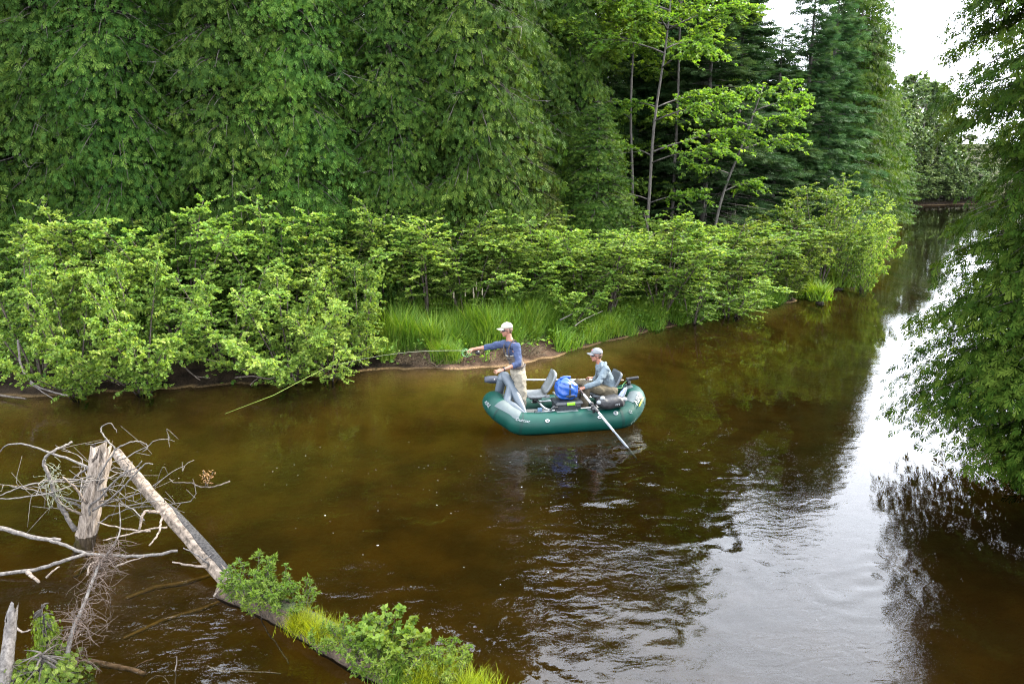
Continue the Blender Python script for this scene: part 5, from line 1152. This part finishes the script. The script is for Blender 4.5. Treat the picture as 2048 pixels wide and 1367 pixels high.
# sneaker lying against the stern tube
sc_ = rl(1243, 793, 14.30); sh = thing('sneaker', 'white and blue patterned sneaker standing sole outwards by the black bag', 'shoe', RM @ sc_+RC, RZ+R(20))
Rr = np.array([[.25,0,.97],[0,1,0],[-.97,0,.25]]); Rr = np.array([[0.45,0,0.89],[0,1,0],[-0.89,0,0.45]])
mb = MB(); mb.tube([np.array((-.09,0,.0)), np.array((-.02,0,.0)), np.array((.07,0,-.008)), np.array((.14,0,-.016))], [.042,.046,.040,.028], 12, True, flat=(.9,1))
V = np.concatenate(mb.V); 
mu = MB(); Sx = np.array([[.55,0,-.83],[0,1,0],[.83,0,.55]]); mu.add(V @ Sx.T+[-.02,0,.03], [np.concatenate(v) for v in mb.P.values()]); mu.build('upper', plain('blue_white_knit', (0.15,0.18,0.33), 0.7, var=0.65, scale=38), sh)
mb = MB(); mb.tube([np.array((-.11,0,-.052)), np.array((-.02,0,-.048)), np.array((.06,0,-.050)), np.array((.16,0,-.040))], [.045,.044,.048,.034], 12, True, flat=(.32,1))
V = np.concatenate(mb.V); mu = MB(); mu.add(V @ Sx.T+[-.02,0,.03], [np.concatenate(v) for v in mb.P.values()]); mu.build('sole', M_PRINT, sh)
# ------------------------------------------------------------------ near cedar on the right, leaning over the water
rg = np.random.default_rng(21)
def near_arms(rg, nb): return np.where(rg.random(nb) < 0.90, pi+rg.normal(0, 0.80, nb), rg.uniform(0, 2*pi, nb))
nearp = cedar_parts(rg, 12.0, 3.2, 370, 104, 0.118, M_CEDARN, SPRAYW, dead=26, even=0.72, flatn=0.5, lowbias=1.1, h0=1.35, droop=0.36, arms=near_arms, lean=(-0.8, 0), shape=lambda u: np.minimum(1, 0.50+u*4.5)*(1-0.30*u)*(1-0.20*np.exp(-((u-0.36)/0.15)**2)), trunk_r=0.17, hang=0.30, base_up=0.28)
kN = Kind('cedar_tree', 'tree', nearp)
kN.put('large near cedar leaning over the water at the frame edge, sky showing through its sprays', 9.55, 11.5, 0.0, 1.0, z=gz(9.55, 11.5)-.1)

# ------------------------------------------------------------------ dead wood in the near corner
def wood(mb, pts, r0, r1, n=7, k=4, kink=0.0, rg=rg):
    P = smoothpath(pts, k); P = P+rg.normal(0, kink, P.shape)
    mb.tube(P, np.linspace(r0, r1, len(P))*rg.uniform(.92, 1.08, len(P)), n); return P
def W(px, py, Y): return atd(px, py, Y)
def rugged(name, pts, r0, r1, mat, parent, n=16, rough=0.16, broken=False, k=6):
    """log with grooves along the grain, optionally a splintered end"""
    P = smoothpath(pts, k); m = len(P); V, F = tube(P, np.linspace(r0, r1, m), n); V = V.reshape(m, n, 3)
    g = 1+rough*rg.uniform(-1, .6, n)[None, :]*np.linspace(.7, 1.2, m)[:, None]+rg.normal(0, rough*.22, (m, n))
    V = P[:, None]+(V-P[:, None])*g[..., None]
    if broken:
        t = norm(P[-1]-P[-2]); V[-1] += t*rg.uniform(-.16, .14, n)[:, None]*1.0; V[-2] += t*rg.uniform(-.05, .02, n)[:, None]
    mb = MB(); mb.add(V.reshape(-1, 3), F); return mb.build(name, mat, parent)
# broken standing trunk
b0 = W(160, 1072, 9.55)-[0,0,.25]; st = thing('broken_stump', 'pale weathered broken trunk standing in the water with a splintered top', 'tree stump', b0); L = lambda p: np.asarray(p)-b0
tp = W(204, 900, 9.75)
M_STUMP = barkmat('stump_wood', (0.055,0.040,0.029), (0.27,0.222,0.178), (26, 26, 3.0), 0.9)
rugged('trunk', [L(b0), L(lerp(b0, tp, .35))+[.01,0,0], L(lerp(b0,tp,.7)), L(tp)], .112, .118, M_STUMP, st, 26, .30, True)
def branch(parent, org, lines, mat=M_DEADG, name='branch'):
    mb = MB()
    for pts, r0, r1 in lines: wood(mb, [np.asarray(W(*p))-org for p in pts], r0, r1, 7, 5, .004)
    return mb.build(name, mat, parent)
for pts, r0, r1, mat in (
    ([(212,992,9.6),(190,945,9.7),(150,922,9.9),(100,905,10.1),(50,888,10.3),(12,890,10.5),(-8,915,10.6)], .020, .007, M_DEADG),
    ([(150,1060,9.5),(135,1035,9.45),(118,1005,9.4),(108,985,9.35),(98,950,9.3),(88,925,9.3),(100,905,9.3),(125,893,9.4),(144,883,9.5)], .032, .014, M_DEADG),
    ([(172,1005,9.55),(150,975,9.4),(125,952,9.3)], .022, .010, M_DEAD), ([(163,1028,9.55),(140,1018,9.45),(118,1005,9.4)], .018, .010, M_DEAD),
    ([(176,962,9.6),(140,958,9.5),(90,962,9.4),(40,975,9.3),(-5,992,9.2)], .014, .008, M_DEADG), ([(172,975,9.6),(145,970,9.5),(100,985,9.3),(40,995,9.2),(-5,998,9.1)], .013, .008, M_DEADG),
    ([(180,1030,9.5),(180,1010,9.5),(200,995,9.4),(225,965,9.3),(250,945,9.3),(272,935,9.3),(284,922,9.3)], .016, .006, M_DEADG),
    ([(184,1020,9.5),(210,1005,9.4),(240,980,9.3),(268,950,9.25),(292,926,9.2),(305,928,9.2)], .015, .006, M_DEADG),
    ([(192,965,9.5),(210,930,9.4),(228,900,9.4),(215,880,9.4),(203,862,9.45),(205,852,9.5),(222,846,9.5),(234,864,9.5)], .013, .005, M_DEADG),
    ([(228,900,9.4),(245,890,9.4),(272,882,9.45),(290,887,9.5),(295,895,9.5),(286,902,9.5)], .010, .005, M_DEADG),
    ([(205,945,9.6),(195,980,9.6),(215,975,9.5),(250,970,9.5),(282,985,9.5)], .009, .005, M_DEADG), ([(218,880,9.45),(195,885,9.5),(170,888,9.6)], .009, .004, M_DEADG),
    ([(205,915,9.7),(185,930,9.9),(160,945,10.1),(142,960,10.2)], .022, .012, M_DEADG)):
    branch(st, b0, [(pts, r0, r1)], mat)
for q in range(16):
    t = rg.uniform(.15, .85); a = rg.uniform(0, 2*pi); c = lerp(b0, tp, t); l = rg.uniform(.5, 1.5); e = np.array([cos(a), .7*sin(a), rg.uniform(-.1, .45)])
    P = [c, c+e*l*.4+rg.normal(0,.05,3), c+e*l*.75+rg.normal(0,.08,3), c+e*l+rg.normal(0,.08,3)]; mb = MB(); P2_ = wood(mb, [L(x) for x in P], .011, .003, 5, 5, .006)
    for z_ in range(3):
        k = rg.integers(6, len(P2_)-1); mb.tube(smoothpath([P2_[k], P2_[k]+rg.normal(0,.10,3), P2_[k]+rg.normal(0,.2,3)], 3), [.005,.0045,.004,.0035,.003,.0025,.002], 4)
    mb.build('branch', M_DEADG, st)
mb = MB()                                                             # pale lichen tangle on the bare branch
for q in range(90):
    c = L(lerp(W(92,925,9.3), W(115,1000,9.38), rg.random()))+rg.normal(0, .05, 3); d = rg.normal(0, .05, 3)+[.02,0,-.05*rg.random()-.01]
    mb.tube(smoothpath([c, c+d*.6+rg.normal(0,.012,3), c+d*1.3+rg.normal(0,.02,3)], 3), .0035, 3)
o = mb.build('lichen', plain('grey_green_lichen', (0.10,0.105,0.07), 0.9), st); tag(o, kind='stuff')
# fallen log
a0 = W(233, 905, 10.7); a1 = W(476, 1186, 8.05); lg = thing('fallen_log', 'long bleached fallen log slanting down to the planted log, dark bark along one side', 'log', a1); L = lambda p: np.asarray(p)-a1
M_LOG = barkmat('bleached_log', (0.034,0.026,0.018), (0.20,0.158,0.122), (9, 9, 9), 0.8)
rugged('trunk', [L(a0), L(lerp(a0,a1,.33))+[-.03,0,.02], L(lerp(a0,a1,.66)), L(a1)], .072, .090, M_LOG, lg, 18, .26)
mb = MB(); P = [L(lerp(a0,a1,t))+np.array([.035,.025,.060]) for t in np.linspace(.46,.97,9)]; mb.tube(P, [.02,.04,.05,.055,.06,.06,.055,.05,.03], 8, flat=(.45,1)); mb.build('bark_strip', barkmat('dark_rotten_bark', (0.006,0.0055,0.005), (0.055,0.050,0.045), (20,20,20), .9), lg)
for pts, r0, r1, mat in (
    ([(318,1024,9.2),(300,1022,9.1),(288,1025,9.0),(278,1060,8.9)], .022, .014, M_DEAD), ([(330,1022,9.2),(322,1040,9.1),(318,1062,8.9),(300,1090,8.7)], .016, .010, M_DEAD),
    ([(335,1053,9.0),(290,1060,8.9),(240,1072,8.8),(206,1080,8.7)], .013, .008, M_DEAD), ([(300,1062,8.9),(240,1056,8.95),(195,1043,9.0)], .013, .007, M_DEAD),
    ([(290,1040,9.1),(265,1018,9.2),(240,1005,9.3)], .009, .005, M_DEADG), ([(415,1133,8.4),(380,1130,8.3),(345,1124,8.2)], .017, .008, M_DEAD),
    ([(420,1128,8.45),(395,1110,8.4),(368,1096,8.4)], .013, .006, M_DEADG), ([(455,1165,8.2),(440,1178,8.05),(428,1192,7.9)], .020, .013, M_DEAD), ([(405,1122,8.5),(418,1112,8.5),(428,1106,8.5)], .008, .005, M_DEADG)):
    branch(lg, a1, [(pts, r0, r1)], mat)
# long forked grey branch at the frame edge, over the water
o0 = W(352, 1100, 8.75); fb = thing('dead_branch', 'long forked grey branch reaching in from the frame edge below the broken trunk', 'dead branch', o0)
branch(fb, o0, [([(355,1100,8.75),(300,1110,8.7),(240,1110,8.7),(172,1106,8.7),(130,1090,8.8),(100,1080,8.85)], .018, .020), ([(120,1078,8.9),(70,1075,8.9),(20,1060,8.9),(-30,1048,8.9)], .024, .030), ([(172,1106,8.7),(130,1120,8.6),(70,1138,8.55),(-20,1150,8.5)], .020, .024)], M_DEADG)
# dead spruce top with a mass of bare twigs
d0 = W(135, 1300, 6.7); ds = thing('dead_spruce_top', 'thin dead spruce top bristling with bare brown twigs, from the bottom corner', 'dead tree', d0); L = lambda p: np.asarray(p)-d0
ax = [W(120,1420,6.5), W(140,1280,6.75), W(165,1215,7.0), (W(198,1130,7.4)), W(222,1098,7.55), W(240,1060,7.7), W(238,1005,7.9)]
mb = MB(); wood(mb, [L(p) for p in ax], .024, .004, 8, 5); mb.build('stem', M_DEADG, ds)
mb = MB(); A = smoothpath([L(p) for p in ax], 8)
for q in range(170):
    t = rg.random()**1.15; c = A[int(t*(len(A)*.72))]; a = rg.random()*6.28; l = rg.uniform(.10, .50)*(1.15-.75*t); e = np.array([cos(a), sin(a)*.8, rg.uniform(-.25, .5)])*l
    p = smoothpath([c, c+e*.4+rg.normal(0,.02,3), c+e*.75+rg.normal(0,.035,3)+[0,0,-.02], c+e+rg.normal(0,.05,3)+[0,0,-.16*rg.random()]], 3); mb.tube(p, np.linspace(.0045,.0015,len(p)), 4)
    for z_ in range(3):
        s_ = p[rg.integers(2, len(p))]; q2 = s_+rg.normal(0, .07, 3)+[0,0,-.02]; mb.tube([s_, (s_+q2)/2+rg.normal(0,.015,3), q2], [.0022,.0017,.001], 3)
o = mb.build('twig_mass', plain('brown_dead_twig', (0.060,0.041,0.030), .85, var=.3), ds); tag(o, kind='stuff')
# young cedar sprouting green at the very corner
yc = W(95, 1395, 6.5); kY = Kind('young_cedar', 'sapling', cedar_parts(rg, .50, .20, 60, 90, .055, M_GALE, SPRAYN, h0=.03, droop=.3, trunk_r=.008, shape=lambda u: (1-u)**.5, hang=.2))
kY.put('bushy young cedar glowing green in the bottom corner under the dead spruce top', yc[0], yc[1], 0, (1.15,1.0,.95), z=yc[2])
yc = W(28, 1400, 6.4); kY.put('small dark green cedar seedling at the foot of the grey post', yc[0], yc[1], 2, (.6,.6,.75), z=yc[2])
yc = W(100, 1330, 6.75); kY.put('thin yellowing cedar leader above the bushy young one', yc[0], yc[1], 4, (.42,.42,1.25), z=yc[2])
# grey post, driftwood and sticks
p0 = W(8, 1385, 6.3); ps = thing('grey_post', 'rotten grey trunk stub standing at the bottom corner of the view', 'tree stump', p0)
rugged('trunk', [np.zeros(3), W(14,1320,6.4)-p0, W(20,1270,6.5)-p0, W(24,1226,6.55)-p0], .062, .045, M_DEADG, ps, 14, .18, True)
def stick(name, label, cat, lines, mat=M_DEAD, group=None):
    o0 = W(*lines[0][0][0]); mb = MB()
    for pts, r0, r1 in lines: wood(mb, [W(*p)-o0 for p in pts], r0, r1, 6, 5, .003)
    o = mb.build(name, mat); o.location = o0; return tag(o, label, cat, group)
stick('driftwood', 'brown driftwood branch lying in the water under the dead spruce top', 'driftwood', [([(165,1322,6.95),(205,1328,6.93),(245,1335,6.9),(290,1346,6.8)], .040, .022), ([(265,1338,6.9),(285,1325,6.9),(308,1316,6.95)], .010, .005)], barkmat('wet_brown_wood', (0.05,0.03,0.02), (0.19,0.125,0.085), (12,12,12), .6))
stick('stick', 'bent pinkish stick rising out of the water below the leafy seedlings', 'stick', [([(514,1222,7.75),(530,1255,7.6),(555,1290,7.4),(578,1326,7.18)], .007, .009)])
stick('stick', 'pale stick floating flat near the bottom edge', 'stick', [([(414,1331,6.95),(445,1342,6.9),(500,1341,6.88),(562,1346,6.83)], .011, .007)])
stick('stick', 'short dark twig poking straight up at the bottom edge', 'stick', [([(349,1400,6.5),(351,1350,6.7),(353,1312,6.85)], .008, .006)], M_TWIG)
stick('stick', 'arched thin twig at the bottom edge beside the driftwood', 'stick', [([(270,1400,6.5),(300,1358,6.65),(325,1352,6.7),(345,1375,6.6)], .005, .004)])
stick('stick', 'broken stub jutting from the water left of the dead spruce top', 'stick', [([(78,1163,8.1),(62,1150,8.2),(56,1143,8.3)], .014, .026)], M_DEAD)
stick('stick', 'slim slanted branch end beside the broken stub in the water', 'stick', [([(92,1155,8.15),(105,1142,8.2),(118,1132,8.3)], .014, .008)], M_DEAD)
stick('stick', 'curved bare stick half out of the water by the grey post', 'stick', [([(30,1252,7.3),(45,1262,7.2),(62,1260,7.2)], .012, .008)], M_DEAD)
stick('stick', 'low stick with two prongs lying between the forked branch and the log', 'stick', [([(228,1133,8.35),(260,1122,8.4),(290,1112,8.45)], .010, .006), ([(175,1150,8.2),(180,1128,8.3),(200,1120,8.4)], .012, .007)], M_DEAD)
o = stick('twig', 'floating dark twig carrying a tuft of dry orange-brown leaves', 'twig', [([(338,957,10.75),(350,965,10.7),(380,965,10.68),(402,973,10.6),(430,972,10.62),(460,961,10.75)], .007, .013), ([(412,972,10.6),(410,955,10.6),(406,940,10.6)], .007, .004), ([(414,972,10.6),(420,955,10.6),(426,944,10.6)], .007, .004)], M_TWIG)
T = W(413,953,10.58)-np.array(o.location)+rg.normal(0, .045, (60, 3))*[1,.8,1]; link('dry_leaves', crown_mesh('dry_leaves', NARR, frames(rg.normal(0,1,(60,3)), rg.normal(0,1,(60,3)), np.full(60,.045)), T, rg.random(60), leafmat('dry_leaf', [(0.14,0.07,0.025),(0.22,0.12,0.05)], .3)), o)
# bare branch curving over the water at the far left bank
stick('bare_branch', 'curved pale bare stem sweeping down along the water at the left frame edge', 'dead branch', [([(36,680,15.6),(40,720,15.5),(50,750,15.4),(75,772,15.3),(110,785,15.2),(135,790,15.1)], .024, .014), ([(60,765,15.4),(85,783,15.2),(105,797,14.9)], .014, .008)], M_DEADG)
stick('floating_branch', 'short dark branch floating at the left frame edge', 'driftwood', [([(-20,788,15.9),(20,793,15.7),(52,797,15.5)], .03, .015)], M_TWIG)
for lab, ln in (('slender bare branch trailing in the water under the dark-leaved low alder', [([(330,700,16.6),(370,735,16.3),(400,760,16.1)], .018, .010), ([(345,712,16.5),(372,737,16.3),(392,752,16.2),(420,755,16.2)], .016, .008)]),
    ('bare root branch at the waterline beside the curved pale stem', [([(180,735,16.3),(210,755,16.1),(240,770,16.0)], .016, .010)]), ('thin bare twig along the waterline below the curved pale stem', [([(100,770,16.1),(130,778,15.8),(165,768,16.1),(215,762,16.3)], .012, .006)]),
    ('crooked bare branch at the waterline under the bright low alder', [([(470,755,16.4),(505,752,16.3),(540,757,16.2),(560,745,16.4)], .018, .012), ([(500,770,16.0),(512,758,16.2),(520,754,16.28)], .010, .008)]), ('short forked bare branch at the waterline below the rod tip', [([(575,728,16.8),(585,750,16.5),(592,762,16.3)], .014, .012)])):
    stick('bare_branch', lab, 'dead branch', ln, M_TWIG)
stick('bare_branch', 'second bare grey branch in the long grass, nearer the water', 'dead branch', [([(1150,652,20.0),(1165,640,20.4),(1205,622,21.2)], .012, .008)], M_DEADG)
stick('bare_branch', 'bare grey branch lying over the long grass behind the rower', 'dead branch', [([(1120,640,20.2),(1150,625,20.6),(1190,612,21.2)], .016, .010)], M_DEADG)
# sunken logs
for px0, py0, px1, py1, r, lab in ((255,1195,420,1150,.05,'long amber sunken log lying under the water beside the bleached log'), (0,973,110,985,.06,'straight sunken log showing amber near the frame edge'), (250,1275,470,1190,.04,'thin sunken branch glowing amber below the leafy seedlings'), (195,1105,150,1150,.07,'wide sunken root of the broken trunk, glowing amber')):
    p = at(px0, py0, -.40); q = at(px1, py1, -.48); mb = MB(); mb.tube([p, lerp(p,q,.3)+[0,.04,.02], lerp(p,q,.7)+[0,-.03,.0], q], [r*.5,r*.6,r*.65,r*.45], 8, True); o = mb.build('sunken_log', barkmat('sunken_wood', (0.10,0.06,0.025), (0.22,0.14,0.06), (8,8,8), .4)); tag(o, lab, 'log')

# ------------------------------------------------------------------ log grown over with seedlings and grass
pl = [at(450,1180,.02), at(520,1205,.05), at(590,1238,.06), at(660,1278,.06), at(740,1322,.05), at(830,1360,.03), at(960,1420,.0), at(1100,1500,-.05)]
g0 = pl[0]; gl = thing('planted_log', 'half-sunken mossy log carrying a strip of seedlings and yellow-green grass', 'log', g0)
rugged('trunk', [p-g0 for p in pl], .13, .21, barkmat('mossy_wet_log', (0.016,0.012,0.008), (0.085,0.060,0.040), (9,9,9), .9), gl, 18, .18)
mb = MB(); PS = smoothpath([p-g0 for p in pl], 6)
V, F = tube(PS+[0,0,.05], np.linspace(.10, .20, len(PS)), 14, flat=(.75, 1)); V = V+rg.normal(0, .012, V.shape); mb.add(V, F); mb.build('moss', plain('dark_moss', (0.030,0.040,0.010), .95, var=.5, scale=20, bump=.9, bscale=60), gl)
def logpt(t): P = smoothpath(pl, 8); f = t*(len(P)-1); i = int(min(f, len(P)-2)); return lerp(P[i], P[i+1], f-i)
def tuft(label, base, n, rad, hgt, wid, mat, group=None, lean=.6):
    P = np.column_stack([rg.normal(0, rad, n), rg.normal(0, rad*.7, n), np.zeros(n)]); me = grass_mesh(rg, P, hgt, wid, mat, 'grass_tuft', lean)
    o = link('grass_tuft', me); o.location = base; return tag(o, label, 'grass tuft', group)
for k, (px, py, n, rad, h, lab) in enumerate(((605,1258,700,.085,.16,'yellow-green grass tuft on the log, first after the leafy seedlings'), (650,1275,800,.09,.18,'brightest yellow-green grass tuft in the middle of the log'), (690,1290,500,.07,.15,'yellow-green grass tuft against the taller leafy plants'),
     (860,1365,900,.12,.20,'grass tuft at the bottom edge right of the leafy plants'), (935,1385,800,.12,.16,'last grass tuft where the planted log leaves the frame'), (800,1365,500,.10,.18,'grass tuft under the tall leafy plants at the bottom edge'))):
    tuft(lab, at(px, py, .13), n, rad, h, .006, M_TUFT if k < 3 else M_GRASS if k == 5 else M_TUFT)
galeA = Kind('gale_seedling', 'seedling', shrub_parts(rg, .46, .40, 12, 9, 12, .048, M_GALE, NARR, low=.25, stem_r=.004)); galeB = Kind('gale_seedling', 'seedling', shrub_parts(rg, .34, .34, 11, 8, 12, .042, M_GALE, NARR, low=.15, stem_r=.0035))
galeC = Kind('leafy_seedling', 'seedling', shrub_parts(rg, .50, .36, 9, 8, 9, .055, M_GALE, LEAF, low=.25, stem_r=.004))
for k, (kd, px, py, s, lab) in enumerate(((galeA, 508, 1205, 1.1, 'tallest bushy gale seedling at the upper end of the planted log'), (galeB, 485, 1200, 1.0, 'low gale seedling hiding the end of the bleached log'), (galeA, 545, 1215, 1.0, 'gale seedling with one thin stem standing up, on the planted log'),
     (galeB, 590, 1232, 1.15, 'loose gale seedling leaning over the water before the yellow grass'), (galeB, 525, 1228, .95, 'gale seedling on the near side of the planted log'), (galeB, 648, 1300, .7, 'small blue-green sprout on the near flank of the log'),
     (galeA, 715, 1322, .95, 'gale seedling beside the brightest grass tuft'), (galeC, 768, 1322, 1.05, 'tall plant with broad pale leaves at its tip'), (galeC, 800, 1335, 1.0, 'broad-leaved plant just right of the tallest one'),
     (galeB, 745, 1345, 1.2, 'bushy seedling on the near side under the broad-leaved plants'), (galeB, 790, 1365, 1.25, 'bushy seedling at the bottom edge under the broad-leaved plants'), (galeB, 840, 1350, 1.0, 'seedling right of the broad-leaved plants'),
     (galeA, 885, 1350, .8, 'thin upright seedling near the right end of the planted log'), (galeA, 898, 1375, .75, 'feathery seedling at the bottom edge, last on the planted log'))):
    b = at(px, py, .10); kd.put(lab, b[0], b[1], k*1.4, s, z=b[2])
# sedge tufts and hummocks at the point of the left bank
for k, (px, py, n, rad, h, lab) in enumerate(((1672,572,700,.30,.6,'sedge tuft on a dark hummock at the point of the left bank'), (1640,600,400,.16,.5,'small sedge tuft on its own hummock in the water'), (1700,548,700,.32,.5,'sedge tuft at the outermost point of the left bank'), (1715,535,600,.3,.6,'tall sedge tuft behind the outermost one'), (1622,588,500,.25,.5,'sedge tuft beside the soft round bush'))):
    b = at(px, py, .1); o = tuft(lab, b, n, rad, h, .03, M_GRASS, None, .7)
    mb = MB(); mb.ball((0,0,-.14), (rad*1.0, rad*0.9, .15), 12); mb.build('hummock', plain('dark_peat', (0.016,0.012,0.008), .95, bump=.6), o)
# pale flower spikes behind the grass
M_SPIKE = plain('cream_flower', (0.18,0.155,0.10), .8)
for k, (px, py) in enumerate(((944,582),(950,574),(962,586),(928,588),(905,592),(1010,584),(945,592))):
    Y = bankY(px_x(px, 21))+1.9; tpz = W(px, py-10, Y); r0 = np.array([tpz[0], tpz[1], gz(tpz[0], tpz[1])]); h = tpz[2]-r0[2]
    o = thing('flower_spike', 'pale cream flower spike standing in the long grass under the alders', 'flower', r0, 0, 'cream flower spikes'); mb = MB(); mb.tube([(0,0,0),(.03,0,h*.86)], [.006,.004], 5); mb.build('stalk', M_GRASS, o)
    mb = MB(); mb.tube([(.03,0,h*.86),(.032,0,h*.93),(.035,0,h)], [.016,.019,.005], 7, True); mb.build('flower_head', M_SPIKE, o)
